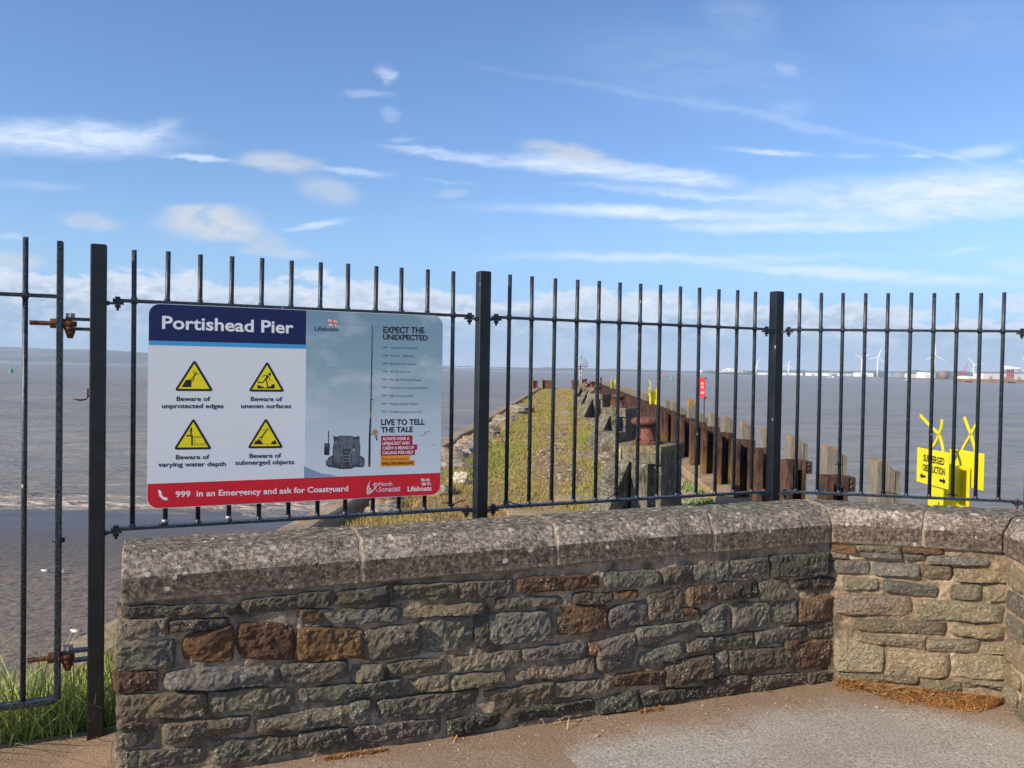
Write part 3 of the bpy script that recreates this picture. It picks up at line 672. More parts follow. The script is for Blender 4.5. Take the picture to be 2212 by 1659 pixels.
ST1 = [(1,130,835,690,668,725,745,'d'),(1,855,1395,655,590,668,725,'d'),(2,-124,188,647,608,712,700,'d'),(2,-325,258,750,733,795,840,'g'),(1,118,400,775,760,850,870,'v'),
(1,420,770,775,760,790,830,'d'),(1,100,440,910,900,1050,1075,'g'),(1,505,800,870,790,1015,1010,'o'),(1,830,1165,780,790,1000,990,'r'),(1,1190,1592,815,820,985,1008,'o'),
(2,45,375,862,825,1000,1045,'d'),(1,85,335,1095,1085,1195,1195,'r'),(1,385,1080,1080,1045,1150,1170,'g'),(1,1105,1490,1035,1015,1110,1145,'g'),(2,-19,152,1070,1060,1140,1155,'v'),
(1,100,640,1240,1200,1335,1385,'v'),(1,655,1170,1200,1180,1275,1320,'v'),(2,-325,268,1211,1150,1215,1285,'g'),(1,95,350,1440,1425,1520,1545,'v'),(1,380,900,1400,1360,1440,1510,'v'),
(1,935,1630,1375,1262,1370,1438,'v'),(1,90,640,1575,1545,1650,1675,'v'),(1,690,1190,1500,1480,1570,1645,'d'),(1,1205,1500,1462,1420,1520,1560,'d'),(2,-10,495,1425,1388,1452,1530,'d'),
(2,-30,78,1290,1275,1385,1400,'g'),(2,225,600,605,590,665,693,'d'),(2,605,925,590,570,645,680,'d'),(2,945,1420,565,540,610,640,'b'),(2,1450,1778,525,520,603,605,'g'),
(2,275,745,742,705,745,772,'v'),(2,820,1215,682,672,705,726,'d'),(2,1275,1495,652,645,695,698,'d'),(2,1505,1645,650,640,660,672,'b'),(2,378,690,785,790,955,1000,'l'),
(2,700,765,780,715,955,965,'d'),(2,772,1137,770,752,915,945,'g'),(2,1180,1467,720,722,848,890,'b'),(2,1480,1697,745,680,830,862,'g'),(3,260,488,745,690,898,910,'d'),
(2,190,500,1055,1030,1095,1137,'v'),(2,540,965,1030,978,1050,1105,'v'),(2,968,1345,978,930,985,1030,'g'),(2,1360,1420,945,950,990,1000,'b'),(2,1412,1625,935,880,1085,1097,'g'),
(2,300,545,1150,1118,1190,1235,'v'),(2,555,865,1135,1100,1170,1203,'v'),(2,925,1390,1090,1020,1100,1155,'v'),(2,130,710,1278,1212,1310,1380,'d'),(2,745,1150,1222,1172,1260,1300,'v'),
(2,1160,1500,1182,1137,1198,1250,'v'),(3,40,372,1265,1232,1318,1342,'r'),(2,540,835,1385,1345,1420,1472,'k'),(2,900,1385,1335,1268,1330,1405,'k'),(2,1393,1650,1265,1222,1310,1342,'k'),
(3,360,550,562,550,640,680,'d'),(3,556,792,545,522,630,645,'g'),(3,800,1035,515,500,600,630,'g'),(3,1060,1443,492,458,600,622,'k'),(3,512,700,692,668,760,812,'b'),
(3,706,970,662,648,745,760,'k'),(3,985,1175,655,638,740,770,'d'),(3,1222,1515,642,622,690,706,'k'),(3,500,592,830,830,870,882,'b'),(3,605,767,845,790,960,976,'g'),
(3,800,1062,800,790,930,947,'g'),(3,1070,1222,790,770,900,925,'g'),(3,1240,1467,772,742,880,900,'b'),(3,180,570,955,912,980,1075,'g'),(3,500,682,1035,1010,1070,1112,'g'),
(3,690,940,1012,990,1060,1085,'d'),(3,955,1292,985,942,1010,1072,'g'),(3,1300,1522,932,905,1000,1006,'d'),(3,195,480,1112,1045,1130,1197,'g'),(3,370,690,1182,1130,1270,1342,'d'),
(3,695,767,1130,1110,1200,1215,'g'),(3,785,1225,1112,1082,1200,1250,'d'),(3,1210,1450,1062,1030,1190,1232,'b'),(3,215,625,1390,1340,1420,1462,'k'),(3,638,912,1290,1262,1370,1410,'d'),
(3,938,1292,1272,1255,1320,1370,'d'),(3,1306,1480,1252,1240,1290,1312,'d'),(3,1150,1240,1050,1035,1075,1092,'b'),(2,-320,-190,745,755,800,790,'b'),(1,110,300,1410,1395,1425,1432,'b')]
ST2 = [(260,475,457,455,528,530,'g'),(500,765,472,477,545,535,'g'),(770,945,482,490,565,550,'v'),(968,1270,507,517,580,570,'y'),(262,400,365,375,408,402,'b'),(262,345,408,412,430,430,'v'),(410,660,368,380,412,400,'v'),
(440,670,415,418,440,430,'g'),(680,790,422,430,450,445,'g'),(815,1160,422,446,476,466,'g'),(670,900,380,395,412,405,'b'),(335,530,557,566,622,620,'v'),(565,865,577,612,665,630,'g'),(945,1115,600,597,680,672,'v'),(1165,1290,617,616,690,690,'y'),
(282,718,652,667,780,765,'v'),(745,1235,682,716,815,795,'y'),(402,912,803,822,886,860,'v'),(957,1245,842,846,905,887,'y'),(398,800,887,922,970,920,'v'),(812,1110,917,927,985,985,'v'),(1127,1270,932,942,995,1000,'y'),
(290,560,917,942,1110,1097,'y'),(582,935,982,1002,1140,1127,'y'),(967,1270,1007,1012,1150,1132,'y'),(780,1000,1152,1167,1205,1197,'v'),(292,760,1112,1137,1165,1150,'v'),(1010,1270,1152,1172,1203,1192,'y')]
for k, (r, x0, x1, a_, b_, c_, d_, cd_) in enumerate(ST1):
    stone_at(0, grow([sz(0, r, x0, a_), sz(0, r, x1, b_), sz(0, r, x1, c_), sz(0, r, x0, d_)]), cd_, 10+k, .044, .024)
for k, (x0, x1, a_, b_, c_, d_, cd_) in enumerate(ST2):
    stone_at(1, grow([sz(1, 4, x0, a_), sz(1, 4, x1, b_), sz(1, 4, x1, c_), sz(1, 4, x0, d_)], .007), cd_, 210+k, .040, .024)
# courses of the return wall at the right
z_ = -.10; k = 400
while z_ < .66:
    h_ = rng.uniform(.055, .11); s_ = .02
    if z_+h_ > .67: break
    while s_ < 2.2:
        w_ = rng.uniform(.12, .34); k += 1
        stone_at(2, [(s_, z_+h_), (s_+w_, z_+h_), (s_+w_, z_), (s_, z_)], rng.choice('vyygv'), k, .040, .016); s_ += w_+.02
    z_ += h_+.018
STM.build('stonework', M['stone'], wall)

# dried moss, straws and shells lying on the pavement ----------------
V = []; Fc = []; Cc = []
p2, d2, n2, L2 = seg(1)
for k in range(26000):
    if k < 20000:
        s_ = abs(nrg.normal(0, 1)) ; s_ = nrg.random()**.8*L2*1.0+.03
        dep = (.035+.085*math.exp(-((s_-.5)/.35)**2)+.07*math.exp(-((s_-.9)/.25)**2))*(1+.5*noise.noise(Vector((s_*9, 0, 0)))); off = .065+abs(nrg.normal(0, .5))*dep
        q = on_wall(1, s_, off, 0)
        hgt = .030*math.exp(-((off-.06)/.09)**2)
    else:
        s_ = nrg.random()*2.9+.1; off = .07+abs(nrg.normal(0, .012)); q = on_wall(0, s_, off, 0); hgt = .006
    if k >= 20000 and noise.noise(Vector((s_*3.1, 1, 0))) < .12: continue
    l_ = nrg.uniform(.008, .022); an = nrg.uniform(0, 2*PI); z0 = zp(q.x)+nrg.uniform(0, hgt)
    dx_, dy_ = math.cos(an)*l_, math.sin(an)*l_; wd = .0022
    b0 = len(V); V += [(q.x-dy_*.12, q.y+dx_*.12, z0), (q.x+dy_*.12, q.y-dx_*.12, z0), (q.x+dx_, q.y+dy_, z0+nrg.uniform(.002, .012))]; Fc.append((b0, b0+1, b0+2))
    c = [hx('#b67b45'), hx('#9a6636'), hx('#c49357'), hx('#6f4e33'), hx('#857048')][nrg.integers(5)]; Cc += [c]*3
o = fastmesh('dried_moss', np.array(V), np.array(Fc), np.array(Cc), M['moss']); kind(o, 'stuff', 'orange dried moss gathered at the foot of the wall')
V = []; Fc = []
def straw(p0, p1, sag=.01):
    p0, p1 = Vector(p0), Vector(p1); mid = (p0+p1)/2+Vector((0, 0, sag)); w_ = (p1-p0).cross(Vector((0, 0, 1))).normalized()*.0014; b0 = len(V)
    for p in (p0, mid, p1): V.extend([p-w_, p+w_])
    Fc.extend([(b0, b0+1, b0+3, b0+2), (b0+2, b0+3, b0+5, b0+4)])
for k in range(72):
    if k < 60: q = on_wall(1, rng.gauss(.28, .18) if k < 40 else rng.uniform(.5, 1.2), .07+abs(rng.gauss(0, .07)), 0); l_ = rng.uniform(.05, .2)
    else: q = on_wall(0, rng.choice([1.25, 1.7, 1.72, 1.75])+rng.gauss(0, .05), .08+abs(rng.gauss(0, .03)), 0); l_ = rng.uniform(.02, .06)
    an = rng.uniform(-.9, .4) if k < 60 else rng.uniform(0, 6.28); z_ = zp(q.x)+.004+rng.uniform(0, .02)
    straw((q.x, q.y, z_+.008), (q.x+math.cos(an)*l_, q.y+math.sin(an)*l_, zp(q.x)+.004), rng.uniform(.005, .02))
o = fastmesh('loose_straw', np.array([tuple(v) for v in V]), np.array(Fc), np.ones((len(V), 4)), M['straw']); kind(o, 'stuff', 'pale dry straws scattered at the wall foot')
mb = MB()
for (px, py) in ((1909, 1531), (1894, 1523), (1954, 1546), (2057, 1584), (2142, 1600), (770, 1625), (1250, 1566), (1824, 1660), (1870, 1519), (1290, 1600), (700, 1640), (2030, 1500), (900, 1600), (850, 1612)):
    q = Pz(px, py, -.01); q.z = zp(q.x)+.004; s_ = rng.uniform(.4, 1.3)*.012; rocky(mb, q, (s_*1.6, s_, s_*.6), px, sub=1, rz=rng.uniform(0, 3))
for k in range(110):
    s_ = rng.uniform(0, 3); q = on_wall(0, s_, .07+abs(rng.gauss(0, .16)), 0) if k < 190 else on_wall(1, rng.uniform(0, 1), .1+rng.uniform(0, .6), 0)
    z0 = rng.uniform(.003, .008); rocky(mb, (q.x, q.y, zp(q.x)+z0*.3), (z0*1.4, z0, z0), k, sub=1)
kind(mb.build('grit_litter', M['shell']), 'stuff', 'small pale grit and shell bits on the pavement')
# ------------------------------------------------------------------ railing
rail = thing('iron_railing', 'black iron railing of square posts, flat rails and round bars behind the stone wall', 'railing', tuple(F0))
ZB, ZTR = .838, 1.747
def fence_s(px, p0=F0, d=DF):
    n = Vector((d.y, -d.x, 0)); q = Pn(px, H(px)-120, p0, n); return (q-p0).dot(d)
POST3 = F0+DF*3.405; D3 = Vector((1.152, -.22, 0)).normalized(); N3 = Vector((D3.y, -D3.x, 0))
L3 = 1.325; POST4 = POST3+D3*L3
def post(p, d, ztop, zbot):
    mb = MB(); mb.box((p.x, p.y, (ztop+zbot)/2), (.058, .058, ztop-zbot), ux=d, bev=.004)
    return mb.build('fence_post', M['post'], rail)
post(F0, DF, 1.962, -.06); post(F0+DF*1.63, DF, 1.960, -.2); post(POST3, DF, 1.960, -.2); post(POST4, D3, 1.960, -.2)
def lug(p, d, z, side, name='fixing_lug'):
    """flat lug on the side of a post with a bolt through it and the rail's end"""
    mb = MB(); c = p + d*side*(.029+.030); mb.box((c.x, c.y, z-.012), (.062, .032, .008), ux=d)
    for t in (-1, 1): mb.box((p.x+d.x*side*.034, p.y+d.y*side*.034, z-.012+t*.004), (.01, .036, .008), ux=d)
    o = mb.build(name, M['iron'], rail)
    mb = MB(); b = p + d*side*.068
    mb.tube([(b.x, b.y, z-.040), (b.x, b.y, z+.006)], .0055, 6); mb.tube([(b.x, b.y, z+.006), (b.x, b.y, z+.015)], .011, 6, smooth=False); mb.tube([(b.x, b.y, z-.029), (b.x, b.y, z-.018)], .012, 6, smooth=False)
    mb.build('bolt', M['post'] if side > 0 else M['rust'] if z < 1 else M['post'], o)
for p, d, sides in ((F0, DF, (1,)), (F0+DF*1.63, DF, (-1, 1)), (POST3, DF, (-1,)), (POST3, D3, (1,)), (POST4, D3, (-1,))):
    for sd in sides:
        lug(p, d, ZTR, sd); lug(p, d, ZB, sd)
def railbar(a_, b_, d, z, name):
    mb = MB(); c = (a_+b_)/2; mb.box((c.x, c.y, z), ((b_-a_).length, .036, .0125), ux=d, bev=.0015); return mb.build(name, M['iron'], rail)
def bars(pxs, p0, d):
    for px in pxs:
        s_ = fence_s(px, p0, d); q = p0+d*s_; mb = MB(); rr = .0096; lean = rng.uniform(-.003, .003)
        mb.tube([(q.x, q.y, ZB), (q.x, q.y, ZB+.012), (q.x, q.y, ZB+.022)], [.016, .012, rr], 10, col=(1, 1, 1, 1))
        mb.tube([(q.x, q.y, ZB+.01), (q.x+d.x*lean*.5, q.y+d.y*lean*.5, ZTR), (q.x+d.x*lean, q.y+d.y*lean, 1.952+rng.uniform(-.002, .002))], rr, 14)
        mb.tube([(q.x, q.y, ZTR-.012), (q.x, q.y, ZTR+.014)], [.0125, .0125], 10)
        mb.build('railing_bar', M['iron'], rail)
PX1 = [290, 361, 432, 499, 564, 628, 691, 751, 811, 867, 923, 979]
PX2 = [1100, 1149, 1198, 1246, 1293, 1338, 1383, 1426, 1469, 1511, 1552, 1592, 1631]
PX3 = [1727, 1774, 1821, 1869, 1917, 1967, 2017, 2067, 2117, 2167]
bars(PX1, F0, DF); bars(PX2, F0, DF); bars(PX3, POST3, D3)
for z, nm in ((ZTR, 'top_rail'), (ZB, 'bottom_rail')):
    railbar(F0+DF*.05, F0+DF*1.58, DF, z, nm); railbar(F0+DF*1.68, F0+DF*3.355, DF, z, nm); railbar(POST3+D3*.05, POST4-D3*.05, D3, z, nm)
# hinge brackets on the gate post
def hinge(z, name='hinge_bracket'):
    mb = MB(); c = F0-DF*.071
    for dz in (.019, -.019): mb.box((c.x, c.y, z+dz), (.086, .030, .012), ux=DF)
    o = mb.build(name, M['iron'], rail); b = F0-DF*.098
    mb = MB(); mb.tube([(b.x, b.y, z+.025), (b.x, b.y, z+.041)], .018, 6, smooth=False); mb.build('bolt_head', M['galv'], o)
    mb = MB(); mb.tube([(b.x, b.y, z-.05), (b.x, b.y, z+.025)], .009, 8); mb.tube([(b.x, b.y, z-.036), (b.x, b.y, z-.026)], .020, 6, smooth=False)
    mb.tube([(b.x, b.y, z-.056), (b.x, b.y, z-.036)], [.011, .018], 6, smooth=False); mb.tube([(b.x, b.y, z-.026), (b.x, b.y, z-.012)], .022, 14); mb.build('bolt_nut', M['rust_orange'], o)
    return o
ZH1, ZH2 = 1.648, .350
hinge(ZH1); hinge(ZH2)
# bent scrap of wire hook on the post
mb = MB(); q = F0-DF*.031+NF*.01; mb.box((q.x-.004, q.y, 1.38), (.006, .008, .035), ux=DF); mb.tube([q+Vector((0, 0, 1.37)), q-DF*.01+Vector((0, 0, 1.355)), q-DF*.03+Vector((0, 0, 1.352)), q-DF*.055+Vector((0, 0, 1.357))], [.003, .003, .005, .002], 6)
mb.build('latch_hook', M['rust_orange'], rail)
# small bolt at mid height of the gate side; black cable ties left on the bars
def tie(px, pyz, p0, d, l1, l2, ang):
    s_ = fence_s(px, p0, d); q = p0+d*s_; n = Vector((d.y, -d.x, 0)); mb = MB()
    mb.tube([(q.x, q.y, pyz-.004), (q.x, q.y, pyz+.004)], .0135, 12); c = q+n*.013; mb.box((c.x+d.x*.008, c.y+d.y*.008, pyz), (.012, .008, .009), ux=d)
    def tail(l, sg): mb.tube([c+Vector((0, 0, pyz)), c+d*l*.5*sg+n*.012+Vector((0, 0, pyz+abs(l)*ang+.003)), c+d*l*sg+n*.01+Vector((0, 0, pyz+abs(l)*ang*1.6-.002))], [.0035, .0028, .0022], 6)
    if l1: tail(l1, -1)
    if l2: tail(l2, 1)
    return mb.build('cable_tie', M['black'], rail)
for px, z, p0, d, l1, l2, a_ in ((979, .862, F0, DF, .05, .07, .2), (1100, .862, F0, DF, .03, .085, -.15), (1338, .885, F0, DF, .085, 0, -.3), (1821, 1.005, POST3, D3, .03, 0, 0),
                                 (1917, .860, POST3, D3, .03, .07, -.05), (2067, .862, POST3, D3, .04, .02, 0), (355, .848, F0, DF, 0, 0, 0)): tie(px, z, p0, d, l1, l2, a_)
for px in (361, 499):
    mb = MB(); s_ = fence_s(px); q = F0+DF*s_; mb.tube([(q.x, q.y, .853), (q.x, q.y, .866)], .0135, 10); mb.build('tape_remnant', M['galv'], rail)

# ------------------------------------------------------------------ gate
gate = thing('iron_gate', 'black iron gate hung from the left railing post by rusty hinges above long grass', 'gate', tuple(F0-DF*.155))
gp = Pn(130, 600, F0, NF); gs = (gp-F0).dot(DF)
def gpt(s_): return F0+DF*s_
def flatbar(s_, zt, zb, name):
    q = gpt(s_); mb = MB(); mb.box((q.x, q.y, (zt+zb)/2), (.022, .042, zt-zb), ux=DF, bev=.003); return mb.build(name, M['iron'], gate)
flatbar(gs, 1.965, .172, 'gate_stile'); flatbar(gs-1.12, 1.965, .172, 'gate_stile')
for z, nm in ((1.752, 'top_rail'), (.184, 'bottom_rail')):
    mb = MB(); c = gpt(gs-.56); mb.box((c.x, c.y, z), (1.1, .04, .013 if z > 1 else .022), ux=DF, bev=.002); mb.build(nm, M['iron'], gate)
s55 = (Pn(55, 600, F0, NF)-F0).dot(DF); st = gs-s55
for k in range(1, 9):
    q = gpt(gs-st*k); mb = MB(); mb.tube([(q.x, q.y, .19), (q.x, q.y, 1.972)], .0098, 14); mb.tube([(q.x, q.y, 1.74), (q.x, q.y, 1.765)], .0125, 10); mb.build('gate_bar', M['iron'], gate)
for z in (ZH1, ZH2):
    mb = MB(); a_ = F0-DF*.235; b_ = F0-DF*.112; n_ = 26; pts = []; rs = []
    for k in range(2*n_):
        t = k/(2*n_-1); q = a_.lerp(b_, t); pts.append((q.x, q.y, z)); rs.append(.0098 if k % 2 else .0086)
    mb.tube(pts, rs, 10, smooth=False); q = F0-DF*.098; mb.tube([(q.x, q.y, z-.010), (q.x, q.y, z+.010)], .023, 14)
    o = mb.build('hinge_rod', M['rust_orange'], gate)
    for c0 in (gs-.022, gs+.022):
        q = gpt(c0); mb = MB(); mb.tube([q-DF*.010+Vector((0, 0, z)), q+DF*.010+Vector((0, 0, z))], .021, 6, smooth=False); mb.build('hinge_nut', M['rust_orange'], o)
q = gpt(gs); mb = MB(); mb.tube([q-DF*.02+Vector((0, 0, .807)), q+DF*.022+Vector((0, 0, .807))], [.006, .010], 8); mb.build('bolt', M['post'], gate)

# ------------------------------------------------------------------ sign board
SOFF = .0175; SP = F0+NF*SOFF
def S(x, y): q = Pn(x, y, SP, NF); return (q-SP).dot(DF), q.z
def S1(x, y): return S((550+.5122*x)/1.82278, (1170+.5124*y)/1.82278)
def S2(x, y): return S((1150+.5122*x)/1.82278, (1170+.5124*y)/1.82278)
def SW(u, v, off=0.0): q = SP+DF*u+NF*off; return Vector((q.x, q.y, v))
def av(*p): return sum(p)/len(p)
UL = av(S(322.8, 720)[0], S(314.8, 1040)[0]); UR = av(S(957.7, 720)[0], S(950.4, 1040)[0])
VT = av(S(345, 655)[1], S(935, 682)[1]); VB = av(S(345, 1096)[1], S(930, 1071.5)[1])
UD = av(S2(112, 110)[0], S2(91, 1380)[0]); VH = av(S1(75, 331)[1], S1(1225, 366)[1]); VS = av(S1(75, 364)[1], S1(1225, 397)[1]); VR = av(S1(50, 1428)[1], S2(1130, 1356)[1])
board = thing('warning_sign', 'large white, navy and red sign board reading Portishead Pier fixed to the railing', 'sign', tuple(SW(UL, VB)))
RC = .042
def rrect(u0, v0, u1, v1, r=(0, 0, 0, 0)):
    """corner radii bl, br, tr, tl"""
    o_ = []
    for (cu, cv, a0), rr in zip(((u0, v0, 180), (u1, v0, 270), (u1, v1, 0), (u0, v1, 90)), r):
        if rr <= 0: o_.append((cu, cv)); continue
        mu, mv = cu+(rr if cu == u0 else -rr), cv+(rr if cv == v0 else -rr)
        o_ += [(mu+rr*math.cos(R(a0+q)), mv+rr*math.sin(R(a0+q))) for q in range(0, 91, 15)]
    return o_
def plate(mb, poly, o0, th): return mb.prism([SW(u, v, o0) for u, v in poly], NF, th)
mb = MB(); plate(mb, rrect(UL, VB, UR, VT, (RC,)*4), -.0035, .0035); mb.build('backing_panel', M['signwhite'], board)
mb = MB(); plate(mb, rrect(UL+.002, VH, UD, VT-.002, (0, 0, 0, RC)), .0001, .0003); mb.build('header_band', M['navy'], board)
mb = MB(); plate(mb, rrect(UL+.002, VS, UD, VH-.0003), .0001, .0003); mb.build('blue_stripe', M['skyblue'], board)
mb = MB(); plate(mb, rrect(UD+.0004, VR, UR-.002, VT-.002, (0, 0, RC, 0)), .0001, .0003); pic = mb.build('printed_picture', M['photo'], board)
mb = MB(); plate(mb, rrect(UL+.002, VB+.002, UR-.002, VR-.0003, (RC, RC, 0, 0)), .0001, .0003); mb.build('red_band', M['signred'], board)
_tc = {}
def glyphs(txt, bold):
    k = (txt, bold)
    if k not in _tc:
        cu = D.curves.new('t', 'FONT'); cu.body = txt; cu.size = 1; cu.resolution_u = 3; cu.offset = bold; ob = D.objects.new('t', cu); SC.collection.objects.link(ob)
        C.view_layer.update(); me = ob.evaluated_get(C.evaluated_depsgraph_get()).to_mesh()
        _tc[k] = ([tuple(v.co) for v in me.vertices], [tuple(p.vertices) for p in me.polygons]); D.objects.remove(ob); D.curves.remove(cu)
    return _tc[k]
CAPH = max(v[1] for v in glyphs('H', 0)[0])
def lettering(mb, txt, Sx, xl, yl, xr, yr, ytop, bold=0.0, off=.0006, Sr=None, italic=0.0):
    vs, fs = glyphs(txt, bold); x0 = min(v[0] for v in vs); x1 = max(v[0] for v in vs)
    (ua, va), (ub, vb) = Sx(xl, yl), (Sr or Sx)(xr, yr); _, vt = Sx(xl, ytop); k = (ub-ua)/(x1-x0); h_ = (vt-va)/(CAPH+bold)
    vm_ = (va+vb)/2 + (va-vb)*0; vt_ = vt
    mb.add([SW(ua+(v[0]-x0)*k+v[1]*italic*h_, va+(vb-va)*((v[0]-x0)/(x1-x0)) + v[1]*h_, off) for v in vs], fs)
B = .024
def pr(m, Sx, pts, off=.0006, mbx=None):
    mb = mbx or MB(); mb.add([SW(*Sx(*p), off) for p in pts], [tuple(range(len(pts)))]); return mb
def stroke(mb, Sx, pts, wd, off=.0010, w2=None, disc=True):
    """wd in picture units of that map"""
    P_ = [Vector(Sx(*p)) for p in pts]; un = abs(Sx(pts[0][0]+1, pts[0][1])[0]-Sx(*pts[0])[0])*.5 + abs(Sx(pts[0][0], pts[0][1]+1)[1]-Sx(*pts[0])[1])*.5
    n = len(P_)
    for i in range(n-1):
        wa = wd+((w2 or wd)-wd)*i/(n-1); wb = wd+((w2 or wd)-wd)*(i+1)/(n-1); d = (P_[i+1]-P_[i]).normalized(); m_ = Vector((-d.y, d.x))
        a_, b_ = m_*wa*un/2, m_*wb*un/2; o_ = off+i*2e-6
        mb.add([SW(*(P_[i]-a_), o_), SW(*(P_[i]+a_), o_), SW(*(P_[i+1]+b_), o_), SW(*(P_[i+1]-b_), o_)], [(0, 1, 2, 3)])
    if disc:
        for i in range(n):
            wa = (wd+((w2 or wd)-wd)*i/(n-1))*un/2; mb.add([SW(P_[i].x+wa*math.cos(q), P_[i].y+wa*math.sin(q), off+1e-5+i*2e-6) for q in (2*PI*k/8 for k in range(8))], [tuple(range(8))])
def disc(mb, Sx, x, y, r, off=.0011, n=14):
    c = Vector(Sx(x, y)); un = abs(Sx(x+r, y)[0]-c.x); mb.add([SW(c.x+un*math.cos(q), c.y+un*math.sin(q), off) for q in (2*PI*k/n for k in range(n))], [tuple(range(n))])
mb = MB(); lettering(mb, 'Portishead Pier', S1, 172, 240, 1182, 278, 143, .022); mb.build('title_lettering', M['letter'], board)
mb = MB()
for t, a_, b_, c_, d_, e_ in (('Beware of', 283, 797, 542, 797, 763), ('unprotected edges', 170, 852, 645, 852, 818), ('Beware of', 852, 798, 1096, 798, 765), ('uneven surfaces', 778, 852, 1164, 852, 819),
      ('Beware of', 277, 1246, 535, 1243, 1212), ('varying water depth', 140, 1303, 662, 1297, 1268), ('Beware of', 843, 1236, 1087, 1232, 1202), ('submerged objects', 735, 1288, 1187, 1282, 1253)):
    lettering(mb, t, S1, a_, b_, c_, d_, e_, .022)
mb.build('caption_lettering', M['ink'], board)
mb = MB(); lettering(mb, '999  in an Emergency and ask for Coastguard', S1, 276, 1537, 431, 1490, 1492, .020, Sr=S2)
lettering(mb, 'North', S2, 668, 1452, 769, 1448, 1421, .0); lettering(mb, 'Somerset', S2, 668, 1497, 832, 1482, 1462, .0); lettering(mb, 'COUNCIL', S2, 738, 1497, 832, 1491, 1487, .01); lettering(mb, 'Lifeboats', S2, 888, 1491, 1071, 1486, 1454, .020)
pr(None, S1, [(140, 1484), (154, 1480), (171, 1503), (166, 1514), (190, 1541), (201, 1535), (221, 1554), (206, 1562), (181, 1558), (152, 1530)], mbx=mb)
for j, (x0, w_) in enumerate(((600, 1.0), (590, .8), (584, .6), (581, .42))):       # plumed crest beside the council's name
    y0 = 1412+j*17; stroke(mb, S2, [(x0+4, y0), (x0-12*w_, y0+22), (x0-8*w_, y0+52), (x0+14, y0+78-j*10)], 2, w2=9-j)
stroke(mb, S2, [(606, 1505), (628, 1480), (640, 1450), (626, 1440)], 3, w2=8); stroke(mb, S2, [(626, 1440), (640, 1428), (662, 1440), (650, 1452)], 6, w2=4); stroke(mb, S2, [(650, 1452), (640, 1470), (655, 1492), (662, 1497)], 5, w2=3)
mb.build('red_band_lettering', M['letter'], board)
def flag(mb_w, mb_r, mb_g, q):
    def bl(u, v): a_, b_, c_, d_ = (Vector(p) for p in q); return a_.lerp(b_, u).lerp(d_.lerp(c_, u), v)
    def quad(u0, v0, u1, v1, mbx, off): mbx.add([SW(*S2(*bl(u, v)), off) for u, v in ((u0, v0), (u1, v0), (u1, v1), (u0, v1))], [(0, 1, 2, 3)])
    quad(0, 0, 1, 1, mb_w, .0007); quad(.40, 0, .60, 1, mb_r, .0009); quad(0, .38, .40, .62, mb_r, .0009); quad(.60, .38, 1, .62, mb_r, .0009); quad(.46, .12, .54, .88, mb_g, .0011)
    for t, u, v in (('R', .10, .30), ('N', .70, .30), ('L', .12, .92), ('I', .74, .92)):
        a_, b_, c_ = bl(u, v), bl(u+.18, v), bl(u, v-.20); lettering(mb_r, t, S2, a_.x, a_.y, b_.x, b_.y, c_.y, .01, .0010)
fw_, fr_, fg_ = MB(), MB(), MB()
flag(fw_, fr_, fg_, [(275, 170), (343, 180), (358, 225), (284, 222)]); flag(fw_, fr_, fg_, [(990, 1395), (1055, 1396), (1070, 1442), (1000, 1447)])
fo = fw_.build('flag_emblem', M['letter'], board); fr_.build('flag_cross', M['signred'], fo); fg_.build('flag_anchor', M['orange'], fo)
# warning triangles
def tri(ap, br, bl_, shrink=.0):
    c = ((ap[0]+br[0]+bl_[0])/3, (ap[1]+br[1]+bl_[1])/3); return [(p[0]+(c[0]-p[0])*shrink, p[1]+(c[1]-p[1])*shrink) for p in (ap, br, bl_)]
def rounded(Sx, t, r):
    o_ = []; P_ = [Vector(Sx(*p)) for p in t]
    for i in range(3):
        p, a_, b_ = P_[i], P_[i-1], P_[(i+1) % 3]; u = (a_-p).normalized()*r; v = (b_-p).normalized()*r
        for q in (0, .25, .5, .75, 1): o_.append((p+u)*(1-q)**2 + p*2*q*(1-q) + (p+v)*q*q)
    return o_
def wave(x0, x1, y, amp, n_=3): return [(x0+(x1-x0)*k/16, y+amp*math.sin(k/16*n_*2*PI)) for k in range(17)]
TR = [((421, 478), (567, 722), (266, 720)), ((980, 490), (1115, 727), (834, 725)), ((413, 927), (556, 1169), (259, 1172)), ((970, 925), (1105, 1159), (826, 1162))]
